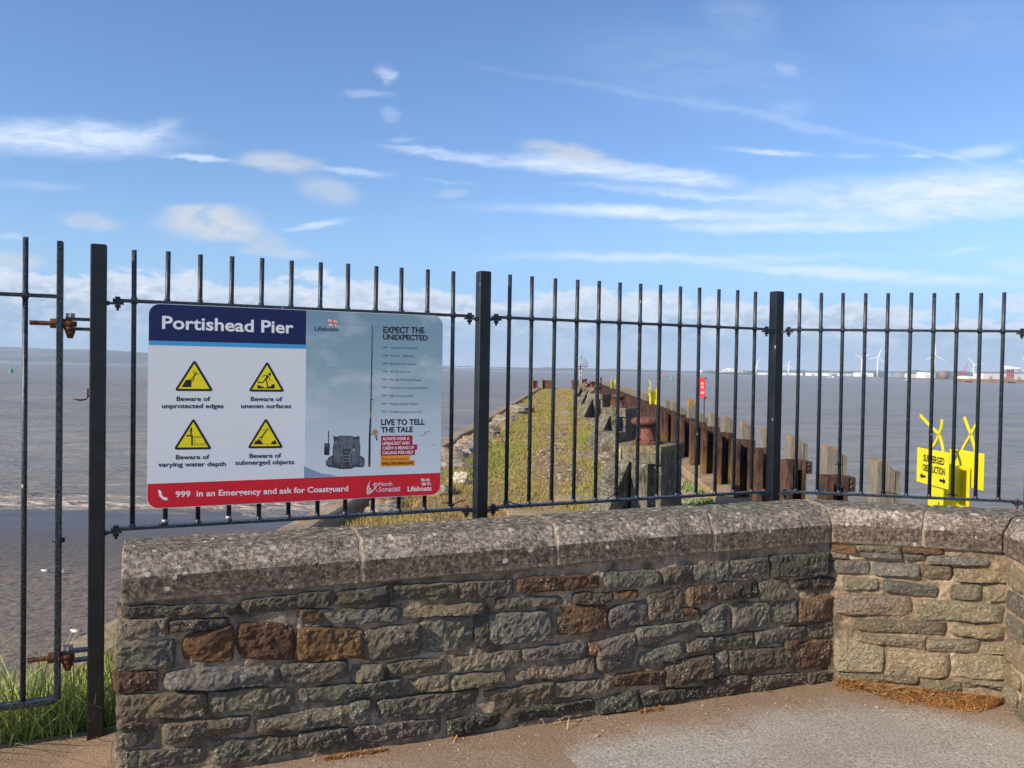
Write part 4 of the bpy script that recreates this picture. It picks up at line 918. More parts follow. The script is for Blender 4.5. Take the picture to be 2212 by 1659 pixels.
for i, t in enumerate(TR):
    mb = MB(); mb.add([SW(p.x, p.y, .0006) for p in rounded(S1, t, .014)], [tuple(range(15))]); sym = mb.build('warning_symbol', M['ink'], board)
    mb = MB(); mb.add([SW(*S1(*p), .0008) for p in tri(*t, .205)], [(0, 1, 2)]); mb.build('symbol_face', M['symyellow'], sym)
    mb = MB()
    if i == 0:
        pr(None, S1, [(355, 636), (395, 635), (398, 652), (396, 691), (321, 691)], .001, mb); disc(mb, S1, 433, 577, 6.5)
        for l_, w_ in (([(430, 588), (414, 612)], 10), ([(427, 590), (412, 583), (412, 564)], 4), ([(430, 590), (443, 595), (460, 587)], 4), ([(414, 612), (403, 627), (386, 630)], 6), ([(415, 612), (418, 628), (410, 643)], 6)): stroke(mb, S1, l_, w_)
        for y in (637, 646, 657): disc(mb, S1, 401, y, 3)
    elif i == 1:
        disc(mb, S1, 998, 592, 11)
        for l_, w_ in (([(984, 608), (968, 632)], 15), ([(982, 602), (958, 602), (943, 609)], 6), ([(990, 607), (998, 625), (1003, 641)], 6), ([(968, 632), (980, 660), (981, 686)], 9), ([(981, 687), (992, 689)], 6), ([(966, 634), (945, 656), (912, 657), (912, 645)], 8)): stroke(mb, S1, l_, w_)
        pr(None, S1, [(904, 701), (904, 678), (925, 678), (935, 687), (952, 689), (956, 701)], .001, mb); pr(None, S1, [(956, 699), (1010, 684), (1012, 672), (1037, 668), (1037, 702), (956, 702)], .001, mb)
    elif i == 2:
        pr(None, S1, [(355, 1070), (362, 1060), (408, 1060), (408, 1070)], .001, mb); pr(None, S1, [(396, 1070), (408, 1070), (408, 1140), (396, 1140)], .001, mb); disc(mb, S1, 399, 1003, 5.5)
        for l_, w_ in (([(396, 1013), (394, 1034)], 11), ([(392, 1014), (382, 1030)], 4), ([(399, 1014), (403, 1030)], 4), ([(393, 1034), (388, 1057)], 5), ([(396, 1034), (399, 1057)], 5), ([(419, 1090), (419, 1120)], 3),
                       (wave(413, 475, 1071, 3, 2), 2.6), (wave(415, 477, 1079, 3, 2), 2.6), (wave(413, 508, 1126, 3), 2.6), (wave(413, 508, 1136, 3), 2.6)): stroke(mb, S1, l_, w_)
    else:
        pr(None, S1, [(875, 1131), (893, 1098), (904, 1106), (912, 1087), (930, 1102), (950, 1131)], .001, mb); pr(None, S1, [(1008, 1130), (1018, 1108), (1027, 1111), (1036, 1094), (1045, 1106), (1057, 1130)], .001, mb); disc(mb, S1, 928, 1078, 7.5)
        for l_, w_ in (([(939, 1076), (955, 1050), (974, 1026)], 9), ([(974, 1026), (989, 1007)], 5), ([(939, 1078), (939, 1102)], 4), (wave(934, 1001, 1020, 3, 1.5), 2.4), ([(950, 1128), (980, 1131), (1010, 1128)], 2.4)): stroke(mb, S1, l_, w_)
    mb.build('pictogram', M['ink'], sym)
# the poster half
mb = MB(); lettering(mb, 'EXPECT THE', S2, 700, 273, 1017, 277, 226, .035); lettering(mb, 'UNEXPECTED', S2, 698, 325, 1043, 333, 284, .035)
lettering(mb, 'LIVE TO TELL', S2, 684, 982, 1020, 979, 939, .035); lettering(mb, 'THE TALE', S2, 683, 1040, 928, 1036, 998, .035); lettering(mb, 'RNLI.ORG/ANGLING', S2, 692, 1288, 930, 1283, 1266, .028, .0012); mb.build('headline_lettering', M['ink'], board)
mb = MB(); lettering(mb, 'Lifeboats', S2, 174, 257, 357, 262, 224, .018); mb.build('logo_lettering', M['navy'], board)
mb = MB()
for t, tm, xl, yl, xr, yr in (('Good spot. Nice and quiet.', '6.02am', 757, 395, 968, 399), ('First cast ... Tight lines!', '6.23am', 756, 457, 934, 460), ("Bass! And she's a beauty!", '6.38am', 754, 519, 953, 522), ("OK, let's reel her in ...", '6.39am', 753, 579, 920, 582),
      ("Foot slip! The water's freezing!", '6.39am', 751, 641, 991, 645), ("Don't panic. I'm wearing my lifejacket.", '6.40am', 750, 703, 1050, 705), ("Right, I've got my VHF.", '6.40am', 749, 765, 931, 767), ("'Mayday! Mayday! Mayday!'", '6.41am', 748, 828, 969, 828), ("The lifeboat. It's going to be OK.", '7.01am', 747, 889, 1000, 889)):
    lettering(mb, t, S2, xl, yl, xr, yr, yl-17, 0); x0 = xl-60; lettering(mb, tm, S2, x0, yl-9, x0+42, yl-8, yl-18, .01); stroke(mb, S2, [(x0, yl-5), (x0+42, yl-4)], 1.6, .0006, disc=False)
mb.build('story_lettering', M['inkthin'], board)
mb = MB(); pr(None, S2, [(683, 1066), (925, 1062), (925, 1133), (683, 1137)], .0006, mb); pr(None, S2, [(682, 1137), (961, 1132), (961, 1173), (681, 1178)], .0006, mb); pr(None, S2, [(681, 1178), (944, 1173.5), (944, 1213), (680, 1219)], .0006, mb); mb.build('crimson_label', M['crimson'], board)
mb = MB(); pr(None, S2, [(680, 1219.5), (907, 1215), (907, 1251), (680, 1256)], .0006, mb); pr(None, S2, [(680, 1256), (943, 1250), (943, 1294), (678, 1304)], .0006, mb); mb.build('orange_label', M['orange'], board)
mb = MB()
for t, a_, b_, c_, d_ in (('ALWAYS WEAR A', 695, 1100, 901, 1097), ('LIFEJACKET AND', 695, 1136, 905, 1131), ('CARRY A MEANS OF', 695, 1172, 937, 1166), ('CALLING FOR HELP', 694, 1207, 931, 1203)): lettering(mb, t, S2, a_, b_, c_, d_, b_-23, .02, .0010)
mb.build('label_lettering', M['letter'], board)
mb = MB(); lettering(mb, 'Find out more at', S2, 693, 1254, 886, 1250, 1234, 0, .0010)
for l_ in ([(980, 1060), (1008, 1064), (1022, 1052), (1035, 1035), (1045, 1034), (1060, 1030)], [(1022, 1052), (1020, 1036), (1030, 1033)], [(1072, 1138), (1080, 1130), (1090, 1132), (1095, 1140), (1104, 1136), (1110, 1140)]): stroke(mb, S2, l_, 2.2, .0007)
mb.build('small_print', M['inkthin'], board)
mb = MB(); stroke(mb, S2, [(616, 216), (612, 450), (607, 700), (603, 880)], 4, w2=8, disc=False); stroke(mb, S2, [(602, 930), (596, 1060), (592, 1303)], 11, w2=15, disc=False); stroke(mb, S2, [(616, 216), (621, 216)], 3)
for x, y, l_ in ((614, 302, 9), (612, 431, 12), (609, 583, 14), (607, 788, 22)): stroke(mb, S2, [(x, y), (x+l_, y)], 4)
stroke(mb, S2, [(637, 1038), (642, 1075), (653, 1098)], 8); stroke(mb, S2, [(600, 1052), (630, 1050)], 5); rod = mb.build('printed_fishing_rod', M['ink'], board)
mb = MB(); stroke(mb, S2, [(603, 881), (602, 930)], 8, disc=False); disc(mb, S2, 637, 1036, 19, .0012); disc(mb, S2, 645, 1066, 10, .0012); stroke(mb, S2, [(591, 1290), (591, 1294)], 14, .0012, disc=False); mb.build('reel', M['gold'], rod)
mb = MB(); pr(None, S2, [(250, 1122), (287, 1124), (289, 1140), (285, 1214), (246, 1212), (247, 1140)], .0007, mb); stroke(mb, S2, [(279, 1030), (279, 1124)], 6, .0008); rad = mb.build('printed_radio', M['ink'], board)
mb = MB(); pr(None, S2, [(253, 1132), (280, 1133), (280, 1150), (252, 1149)], .0009, mb)
for r_ in range(4):
    for c_ in range(4): disc(mb, S2, 255+c_*8, 1158+r_*9, 2.4, .0009, 6)
mb.build('keypad', M['baglight'], rad)
mb = MB(); pr(None, S2, [(315, 1065), (345, 1073), (365, 1064), (460, 1066), (480, 1074), (517, 1067), (518, 1120), (524, 1150), (520, 1215), (545, 1228), (558, 1245), (556, 1290), (545, 1308), (480, 1306), (450, 1320), (370, 1321), (330, 1312), (280, 1306), (260, 1290), (260, 1262), (285, 1230), (312, 1214), (312, 1160), (322, 1110)], .0007, mb)
bag = mb.build('printed_rucksack', M['bagdark'], board)
mb = MB(); pr(None, S2, [(358, 1072), (470, 1072), (475, 1130), (460, 1165), (375, 1163), (360, 1120)], .0009, mb); pr(None, S2, [(325, 1110), (352, 1090), (360, 1165), (385, 1200), (375, 1290), (322, 1270), (316, 1180)], .0009, mb); pr(None, S2, [(480, 1090), (512, 1095), (518, 1190), (505, 1280), (460, 1290), (455, 1190), (478, 1160)], .0009, mb); pr(None, S2, [(270, 1255), (305, 1232), (310, 1290), (270, 1288)], .0009, mb); pr(None, S2, [(520, 1228), (550, 1250), (548, 1295), (515, 1290)], .0009, mb)
mb.build('bag_panels', M['baglight'], bag)
mb = MB(); stroke(mb, S2, [(372, 1160), (392, 1225), (385, 1305)], 5, .0011); stroke(mb, S2, [(462, 1162), (442, 1225), (452, 1300)], 5, .0011); disc(mb, S2, 474, 1175, 13, .0012)
for y in (1190, 1215, 1240, 1262): stroke(mb, S2, [(398, y), (440, y)], 4, .0011)
mb.build('bag_straps', M['galv'], bag)
mb = MB(); pr(None, S2, [(92, 1297), (150, 1323), (225, 1355), (300, 1364), (350, 1377), (92, 1388)], .0006, mb); mb.build('printed_hillside', M['printhill'], board)
ORD = ['nearest', 'second', 'third', 'fourth', 'fifth', 'sixth', 'seventh', 'eighth', 'ninth', 'tenth', 'eleventh', 'twelfth', 'thirteenth', 'fourteenth', 'fifteenth', 'sixteenth', 'seventeenth', 'eighteenth', 'nineteenth', 'twentieth']
def nth(k):
    if k < 20: return ORD[k]
    t, u = divmod(k+1, 10); base = ['', '', 'twenty', 'thirty', 'forty', 'fifty', 'sixty'][t]
    uo = ['', 'first', 'second', 'third', 'fourth', 'fifth', 'sixth', 'seventh', 'eighth', 'ninth'][u]
    return base+'-'+uo if u else {'twenty': 'twentieth', 'thirty': 'thirtieth', 'forty': 'fortieth', 'fifty': 'fiftieth', 'sixty': 'sixtieth'}[base]
# ------------------------------------------------------------------ rocks beside the sea wall
q = Pz(996, 1049, -.84); mb = MB(); rocky(mb, (q.x, q.y, -.70), (.30, .30, .27), 4.4, sub=4, rough=.35)
tag(mb.build('white_rock', M['white_rock'], at=(q.x, q.y, -.84)), 'pale whitish rock lying alone in the dry grass of the pier', 'rock')
RK = []
Y = 13.2
while Y < 74 and len(RK) < 60:
    w_ = rng.uniform(.6, 1.1)*(.55 if Y < 19 else 1 if Y < 40 else 1.2); x = capx(Y)+.55+w_*.42+rng.uniform(-.05, .30)
    RK.append((x, Y, w_)); Y += w_*rng.uniform(.6, .95)
for k, (x, Y, w_) in enumerate(RK):
    h_ = w_*rng.uniform(.45, .7); mb = MB(); rocky(mb, (x, Y, tz(x, Y)+h_*.08), (w_, w_*rng.uniform(.8, 1.3), h_), k*1.9+.3, sub=3 if k < 24 else 2, rough=.42, rz=rng.uniform(0, 3))
    tag(mb.build('boulder', M['rock'], at=(x, Y, tz(x, Y))), f'orange-lichened grey boulder against the sea wall, {nth(k)} along from the railing', 'boulder', 'boulders along the sea wall')
# second, looser line of smaller stones further in
for k in range(14):
    Y = 16+k*3.1+rng.uniform(-1, 1); x = capx(Y)+1.25+rng.uniform(0, .5); w_ = rng.uniform(.3, .6); mb = MB(); rocky(mb, (x, Y, tz(x, Y)+.04), (w_, w_, w_*.5), 77+k*2.3, sub=2, rough=.4, rz=k)
    tag(mb.build('small_boulder', M['rock'], at=(x, Y, tz(x, Y))), f'small half-buried stone in the grass inside the boulder line, {nth(k)} along from the railing', 'stone', 'small stones in the grass')
# flat concrete slabs in the path
for (px, py, L_, W_, lab) in ((2290, 1974, .9, .55, 'flat pale slab set in gravel just beyond the wall coping'), (2155, 2025, 1.3, .35, 'long pale slab edge nearest the coping'), (2225, 1630, .7, .35, 'tilted concrete slab lying on the mown path'),
                              (2218, 1748, 1.1, .3, 'concrete kerb slab half buried in shingle'), (2222, 1537, .8, .4, 'dark slab lying at the far end of the path')):
    q = Pz(px/1.82278, py/1.82278, -.82); z0 = tz(q.x, q.y); mb = MB(); mb.box((q.x, q.y, z0+.012), (L_, W_, .07), rz=rng.uniform(-.2, .1), bev=.012)
    tag(mb.build('concrete_slab', M['seawall'], at=(q.x, q.y, z0)), lab, 'slab')
mb = MB()
for k in range(7):
    Y = 38+k*4.6; x = -.28+.063*Y+.35; mb.box((x, Y, tz(x, Y)+.006), (.55, 4.3, .04), rz=-.063)
tag(mb.build('path_strip', M['seawall'], at=(2.1, 38, -.8)), 'narrow grey paved strip running down the grass towards the beacon', 'path strip')

# ------------------------------------------------------------------ grass, gravel and weeds (uncountable)
def blades(pts, hgt, wid, cols, name, m, lean=.45, label=''):
    n = len(pts); an = nrg.uniform(0, 2*PI, n); ln = nrg.normal(0, lean, n)*hgt; la = nrg.uniform(0, 2*PI, n)
    d = np.stack([np.cos(an), np.sin(an), np.zeros(n)], 1)*wid[:, None]; L_ = np.stack([np.cos(la)*ln, np.sin(la)*ln, np.zeros(n)], 1); z = np.array([0, 0, 1.])
    p0 = pts; p1 = pts+L_*.3+z*hgt[:, None]*.55; p2 = pts+L_+z*hgt[:, None]
    V = np.stack([p0-d*.5, p0+d*.5, p1+d*.42, p1-d*.42, p2+d*.10, p2-d*.10], 1).reshape(-1, 3); b0 = np.arange(n)*6
    Fc = np.concatenate([np.stack([b0, b0+1, b0+2, b0+3], 1), np.stack([b0+3, b0+2, b0+4, b0+5], 1)])
    o = fastmesh(name, V, Fc, np.repeat(cols, 6, 0), m); kind(o, 'stuff', label); return o
def pal(n, base, tip, mixv):
    a_ = np.array([hx(h) for h in base])[nrg.integers(len(base), size=n)]; b_ = np.array([hx(h) for h in tip])[nrg.integers(len(tip), size=n)]
    return a_*(1-mixv[:, None])+b_*mixv[:, None]
GREEN = ['#7f9a44', '#93ab55', '#6f8c3c', '#a9b868', '#b6c276']; DRY = ['#a8935c', '#8f7c4a', '#bda970', '#9a8350', '#7f6d42', '#b59c5e']
# long grass on the bank under the gate and behind the wall
pts = []; mx = []
while len(pts) < 34000:
    s_ = rng.uniform(-4.2, 1.4); o_ = .10+rng.random()**1.3*3.6; q = F0+DF*s_-NF*o_; x, y = q.x, q.y
    if x < capx(y)+.42 or y > 9.0: continue
    d_ = noise.noise(Vector((x*2.1, y*2.1, 0)))
    if d_ < -.32 and rng.random() < .7: continue
    pts.append((x, y, tz(x, y)-.02)); mx.append(min(1, max(0, .38+.9*noise.noise(Vector((x*.9, y*.9, 5)))+rng.gauss(0, .25))))
pts = np.array(pts); n = len(pts); mx = np.array(mx)
blades(pts, nrg.uniform(.14, .50, n)*nrg.uniform(.7, 1, n), nrg.uniform(.003, .010, n), pal(n, GREEN, DRY, mx), 'long_grass', M['grass'], .62, 'tall green and straw grass on the bank behind the gate')
# seed-headed stalks standing over it
pts = []
while len(pts) < 160:
    s_ = rng.uniform(-4, 1.2); o_ = .12+rng.random()*3; q = F0+DF*s_-NF*o_
    if q.x > capx(q.y)+.45: pts.append((q.x, q.y, tz(q.x, q.y)))
pts = np.array(pts); n = len(pts); blades(pts, nrg.uniform(.30, .48, n), np.full(n, .004), pal(n, ['#c0ab78', '#b29c66'], ['#d2c08e'], nrg.random(n)), 'grass_stalks', M['grass'], .35, 'pale seeding grass stalks on the bank')
# turf of the pier: density falls with distance
def patch(x, y):
    """0 bare .. 1 grassy, and greenness"""
    pxx = x-(-.28+.063*y); path = math.exp(-(pxx/.42)**2)
    g1 = noise.fractal(Vector((x*.35, y*.16, 2)), .6, 2, 3); side = min(1, abs(pxx)/1.4)
    grav = max(sst(pxx, 1.5, 1.9)*(1-sst(y, 22, 25)), sst(pxx, .3, .8)*max(math.exp(-((y-11)/1.0)**4), math.exp(-((y-23)/1.0)**4))) + sst(x, rowx(y)-2.6, rowx(y)-1.6)*(1-sst(y, 60, 70))
    near = 1-sst(y, 10.5, 15)
    g2 = noise.fractal(Vector((x*1.1, y*.5, 7)), .6, 2, 3)
    return max(0, .72-.50*path-1.0*grav+.5*g1+.75*g2), min(1, max(0, .22+.30*side+.85*g1-.25*near-.3*path+.35*math.exp(-((y-24)/7)**2)))
pts = []; mx = []; hh = []
tries = 0
while len(pts) < 150000 and tries < 800000:
    tries += 1; t = rng.random(); y = 8.5*(11.5**t); 
    if y > 99: continue
    xa, xb = capx(y)+.5, rowx(y)-.8; x = rng.uniform(xa, xb); de, gn = patch(x, y)
    if rng.random() > de*1.0: continue
    pts.append((x, y, tz(x, y)-.01)); edge_ = 1-sst(x, xa, xa+1.8); mx.append(1.12-gn+rng.gauss(0, .16)); hh.append((.035+.07*max(0, gn)+.09*edge_)*rng.uniform(.5, 1.3)*(1 if y < 30 else 1.2))
pts = np.array(pts); n = len(pts); mx = np.clip(np.array(mx), 0, 1); hh = np.array(hh)
wd_ = np.clip(.0035+pts[:, 1]*.00042, .004, .028)
blades(pts, hh, wd_, pal(n, ['#94994f', '#868c45', '#a3a45e', '#767f3c'], DRY, mx), 'pier_grass', M['grass'], .85, 'short dry and green grass covering the pier')
# low leafy weeds by the kerb
pts = []
while len(pts) < 9000:
    y = rng.uniform(10, 26); x = rowx(y)-.60-rng.random()**1.4*1.2
    if noise.noise(Vector((x*1.4, y*.8, 3))) > -.12: pts.append((x, y, tz(x, y)))
pts = np.array(pts); n = len(pts); blades(pts, nrg.uniform(.03, .12, n), nrg.uniform(.012, .03, n), pal(n, ['#6f8a44', '#87a05c', '#5c7a3c'], ['#a9a27a', '#97a86c'], nrg.random(n)**2), 'leafy_weeds', M['grass'], .7, 'low green weeds growing between the block and the kerb')
# gravel: small faceted stones
bm = bmesh.new(); bmesh.ops.create_icosphere(bm, subdivisions=1, radius=1); iv = np.array([tuple(v.co) for v in bm.verts]); ifc = np.array([[v.index for v in f.verts] for f in bm.faces]); bm.free()
pts = []
while len(pts) < 13000:
    y = 99
    if rng.random() < .72: y = rng.uniform(9.5, 30); x = -.28+.063*y+rng.uniform(-.6, 3.6)
    else: y = rng.uniform(12, 62); x = rowx(y)-.55-rng.random()*1.9
    if x > rowx(y)-.56: continue
    de, gn = patch(x, y)
    if rng.random() < de*2.2 or (x+.28-.063*y < 1.2 and rng.random() < .8): continue
    pts.append((x, y, tz(x, y)))
pts = np.array(pts); n = len(pts); sz_ = nrg.uniform(.018, .05, n)*(1+pts[:, 1]*.012)
sc = np.stack([sz_*nrg.uniform(.8, 1.5, n), sz_*nrg.uniform(.7, 1.2, n), sz_*nrg.uniform(.4, .8, n)], 1)
jit = iv[None]*(1+nrg.uniform(-.25, .25, (n, 12, 1))); V = pts[:, None, :]+jit*sc[:, None, :]
Fc = (ifc[None]+(np.arange(n)*12)[:, None, None]).reshape(-1, 3); gc = np.array([hx(h) for h in ('#857a69', '#6f665a', '#988c79', '#5d554b', '#8c7d68', '#75644f', '#a89e8c')])[nrg.integers(7, size=n)]
kind(fastmesh('gravel', V.reshape(-1, 3), Fc, np.repeat(gc, 12, 0), M['gravel']), 'stuff', 'loose pale shingle and stones on the pier surface')

# ------------------------------------------------------------------ mooring blocks and bollards
UX = Vector((math.cos(R(-30)), math.sin(R(-30)), 0)); VX = Vector((-UX.y, UX.x, 0))
def slabpts(c, u0, u1, v0, v1, z): return [Vector((c[0], c[1], 0))+UX*u+VX*v+Vector((0, 0, z)) for u, v in ((u0, v0), (u1, v0), (u1, v1), (u0, v1))]
def rough_box(mb, c, u0, u1, v0, v1, z0, z1, e=.02, amp=.012, seed=0):
    """box with worn arrises and an uneven surface"""
    N_ = 10; rings = []
    cu, cv = (u0+u1)/2, (v0+v1)/2
    def ring(z, i):
        pts_ = []; a_, b_, cc, dd = u0+i, u1-i, v0+i, v1-i
        side = [(a_+(b_-a_)*t/N_, cc) for t in range(N_)]+[(b_, cc+(dd-cc)*t/N_) for t in range(N_)]+[(b_-(b_-a_)*t/N_, dd) for t in range(N_)]+[(a_, dd-(dd-cc)*t/N_) for t in range(N_)]
        for u, v in side:
            p = Vector((c[0], c[1], z))+UX*u+VX*v; d_ = amp*fbm(p, 3.5, seed, 4); pts_.append(p+(UX*(u-cu)+VX*(v-cv)).normalized()*d_)
        return pts_
    m_ = 12; zs = [(z0, 0)]+[(z0+(z1-e-z0)*k/m_, 0) for k in range(1, m_+1)]+[(z1-e*.3, e*.35), (z1, e)]
    for z, i in zs: rings.append(ring(z, i))
    mb.loft(rings)
def block(k, c, label, loc_seed, parts=True):
    z0 = tz(c[0], c[1])-.15; zt = -.82+1.175
    t = thing('mooring_block', label, 'concrete block', (c[0], c[1], tz(c[0], c[1])), 'concrete mooring blocks beside the sheet piles')
    mb = MB(); rough_box(mb, c, -.38, .40, .06, 1.04, z0, zt-.26, .01, .012, loc_seed); mb.build('block_body', M['plinth'], t)
    mb = MB(); rough_box(mb, c, -.40, .42, -.02, 1.08, zt-.26, zt, .022, .014, loc_seed+2); mb.build('block_cap', M['plinth'], t)
    mb = MB(); rough_box(mb, c, -.02, .24, -.10, .08, z0, zt-.262, .01, .008, loc_seed+4); mb.build('pilaster', M['plinth'], t)
    # sloping buttress at the front left
    mb = MB(); u0, u1 = -.42, -.08; prof = [(.07, zt-.20), (-.02, zt-.22), (-1.05, z0+.25), (-1.10, z0), (.07, z0)]; n_ = 12; rings = []
    for a_ in range(n_+1):
        u = u0+(u1-u0)*a_/n_; ring = []
        for j in range(len(prof)):
            p1, p2 = prof[j], prof[(j+1) % len(prof)]
            for tt in range(6):
                v, z = p1[0]+(p2[0]-p1[0])*tt/6, p1[1]+(p2[1]-p1[1])*tt/6; p = Vector((c[0], c[1], z))+UX*u+VX*v; ring.append(p+Vector((0, 0, .012*fbm(p, 4, loc_seed, 3))))
        rings.append(ring)
    mb.loft(rings); mb.build('buttress', M['plinth'], t); return t, zt
def bollard(c, z, label, rz=0.0, sc=1.0, cat='bollard'):
    t = thing('mooring_bollard', label, cat, (c[0], c[1], z), 'rusty mooring bollards on the concrete blocks'); c = Vector((c[0], c[1], 0)); n_ = 26
    hd = Vector((-math.cos(rz), -math.sin(rz), 0))
    mb = MB()
    mb.tube([c+Vector((0, 0, z-.005)), c+Vector((0, 0, z+.035)), c+Vector((0, 0, z+.045))], [.235*sc, .235*sc, .22*sc], n_); 
    for a_ in range(6):
        p = c+Vector((math.cos(a_*PI/3+.5), math.sin(a_*PI/3+.5), 0))*.185*sc; mb.tube([p+Vector((0, 0, z+.03)), p+Vector((0, 0, z+.085))], .024, 6, smooth=False)
    mb.build('base_flange', M['rust'], t)
    mb = MB(); R0 = [(.17, .04), (.145, .07), (.125, .12), (.115, .18), (.12, .24), (.13, .29)]; rings = []
    for r_, h_ in R0: rings.append([c+Vector((r_*sc*math.cos(q), r_*sc*math.sin(q), z+h_*sc)) for q in (2*PI*j/n_ for j in range(n_))])
    mb.loft(rings, smooth=True)
    for a_ in (0, 1, 2, 3):
        dd = Vector((math.cos(a_*PI/2+.3), math.sin(a_*PI/2+.3), 0)); nn_ = Vector((-dd.y, dd.x, 0))*.012
        mb.prism([c+dd*.10*sc+nn_+Vector((0, 0, z+.04)), c+dd*.21*sc+nn_+Vector((0, 0, z+.04)), c+dd*.10*sc+nn_+Vector((0, 0, z+.13))], -nn_.normalized(), .024)
    mb.build('bollard_neck', M['rust'], t)
    mb = MB(); rings = []
    for r_, h_ in ((.06, .285), (.15, .29), (.185, .31), (.198, .345), (.19, .385), (.16, .41), (.08, .422), (.01, .424)):
        ring = []
        for j in range(n_):
            q = 2*PI*j/n_; v = Vector((math.cos(q), math.sin(q), 0)); k_ = 1+.28*max(0, v.dot(hd))**1.5; ring.append(c+v*r_*sc*k_+hd*.02+Vector((0, 0, z+h_*sc)))
        rings.append(ring)
    mb.loft(rings, smooth=True); mb.build('bollard_head', M['rust'], t); return t
BL = [(1.92, 12.75), (3.14, 25.6), (4.1, 41.0), (5.2, 56.0), (6.15, 72.0)]
WHO = ['tall grey concrete mooring block closest to the railing, with a yellow paint streak', 'second concrete mooring block from the railing, its buttress above green grass', 'third concrete mooring block, standing past the mown strip', 'fourth mooring block, pale and half hidden by bollards', 'farthest mooring block beneath the beacon']
WHB = ['rusty mushroom-headed bollard on the nearest concrete block', 'rusty bollard on the second block from the railing', 'rusty bollard on the third block', 'rusty bollard on the fourth block', 'rusty bollard on the farthest block']
for k, c in enumerate(BL):
    t, zt = block(k, c, WHO[k], 3.3+k*7)
    cc = Vector((c[0], c[1], 0))+UX*.0+VX*.52; bollard((cc.x, cc.y), zt, WHB[k], R(10+k*9), 1.0)
    if k == 0:
        mb = MB(); p0 = Vector((c[0], c[1], 0))+UX*(-.24)-VX*.045
        mb.add([p0-UX*.010+Vector((0, 0, zt-.03)), p0+UX*.010+Vector((0, 0, zt-.03)), p0+UX*.014+Vector((0, 0, zt-.45)), p0-UX*.010+Vector((0, 0, zt-.45))], [(0, 1, 2, 3)]); mb.add([p0-UX*.05-VX*.001+Vector((0, 0, zt-.08)), p0+UX*.02-VX*.001+Vector((0, 0, zt-.06)), p0+UX*.018-VX*.001+Vector((0, 0, zt-.13))], [(0, 1, 2)])
        mb.build('paint_streak', flat('faded_yellow', hx('#a89c66'), .8, 0, .1, 30), t)
# two more bollards low on the deck between the blocks, and a rusty ladder hoop
q = Vector((rowx(24)-2.0, 23.8, 0)); mb = MB(); rough_box(mb, (q.x, q.y), -.35, .35, -.3, .4, -1.0, -.25, .02, .012, 3); tag(mb.build('low_plinth', M['plinth'], at=(q.x, q.y, -.85)), 'low square concrete plinth right of the second mooring block', 'plinth')
mb = MB(); yl = 29.0; xl = rowx(yl)-.35
for s_ in (-.25, .25):
    mb.tube([(xl+s_, yl, -.72), (xl+s_, yl, .12)], .018, 8)
for z_ in (-.45, -.22, .02): mb.tube([(xl-.36, yl, z_), (xl+.36, yl, z_)], .015, 8)
tag(mb.build('ladder_top', M['rust'], at=(xl, yl, -.7)), 'small rusty grid frame standing on the kerb behind the first bollard', 'ladder')

# ------------------------------------------------------------------ sheet piles and fender timbers
def pile_parts(x, y, zt, seed, near):
    """U-shaped steel pile, open towards the camera side"""
    r_ = random.Random(seed); t = thing('sheet_pile', '', 'sheet pile', (x, y, -.7), 'rusty steel sheet piles along the kerb'); zb = -.8 if not near else -.8
    mb = MB(); w_, dp, th = .29, .30, .022
    out = [(-w_/2, 0), (-w_/2+.085, 0), (-w_/2+.085, .03), (-w_/2+.055, .03), (-w_/2+.055, dp-th), (w_/2-.04, dp-th), (w_/2-.04, .08), (w_/2, .08), (w_/2, dp+.03), (-w_/2+.02, dp+.03), (-w_/2+.02, .05), (-w_/2, .05)]
    m_ = 14 if near else 3; rings = []
    for j in range(m_+1):
        z = zb+(zt-zb)*j/m_; rings.append([Vector((x+a_+ (.006*noise.noise(Vector((a_*9, b_*9, z*6+seed)))), y+b_+.006*noise.noise(Vector((a_*9+4, b_*9, z*6+seed))), z+(.012*noise.noise(Vector((a_*14, b_*9, seed))) if j == m_ else 0))) for a_, b_ in out])
    mb.loft(rings); mb.build('pile_section', M['pile'], t)
    mb = MB(); mb.box((x+w_/2+.04, y+.20, zt-.09), (.11, .20, .17), bev=.008)
    o = mb.build('fixing_bracket', M['darksteel'], t)
    mb = MB()
    for dz in (-.03, .03): mb.tube([(x+w_/2+.04, y+.09, zt-.09+dz), (x+w_/2+.04, y+.11, zt-.09+dz)], .018, 6)
    mb.build('bracket_bolt', M['rust'], o); return t
def timber_parts(x, y, zt, seed, white=False):
    t = thing('fender_timber', '', 'timber post', (x, y, -.7), 'grey fender timbers beyond the sheet piles'); r_ = random.Random(seed); zb = -4.5
    for nm, x0, w_, d_, dz, cut in (('timber_baulk', 0, .185, .24, 0, .10), ('timber_plank', .185+.014, .045, .22, -.10, .01)):
        c0 = x-.10+x0; mb = MB(); m_ = 24; rings = []
        for j in range(m_+1):
            zz = zb+(zt+dz-cut-zb)*j/m_; e = .006*noise.noise(Vector((seed, zz*3, x0))); rings.append([Vector((c0+a_, y+b_+e, zz)) for a_, b_ in ((0, 0), (w_, 0), (w_, d_), (0, d_))])
        # shoulder sloping down to the right
        rings.append([Vector((c0+(0 if a_ == 0 else w_*.42), y+b_, zt+dz+.004*r_.uniform(-1, 1))) for a_, b_ in ((0, 0), (w_, 0), (w_, d_), (0, d_))])
        mb.loft(rings); mb.build(nm, M['timber'], t)
    return t
SPN = 1.68
nT = 0
Tys = [8.8+SPN*k for k in range(54)]; Sys = [9.5+SPN*k for k in range(54)]
def copy_tree(o, parent=None, dv=Vector((0, 0, 0))):
    c = o.copy(); SC.collection.objects.link(c); c.parent = parent
    if parent is None: c.location = o.location+dv
    for ch in list(o.children): copy_tree(ch, c, dv)
    return c
protoS, protoT = [], []
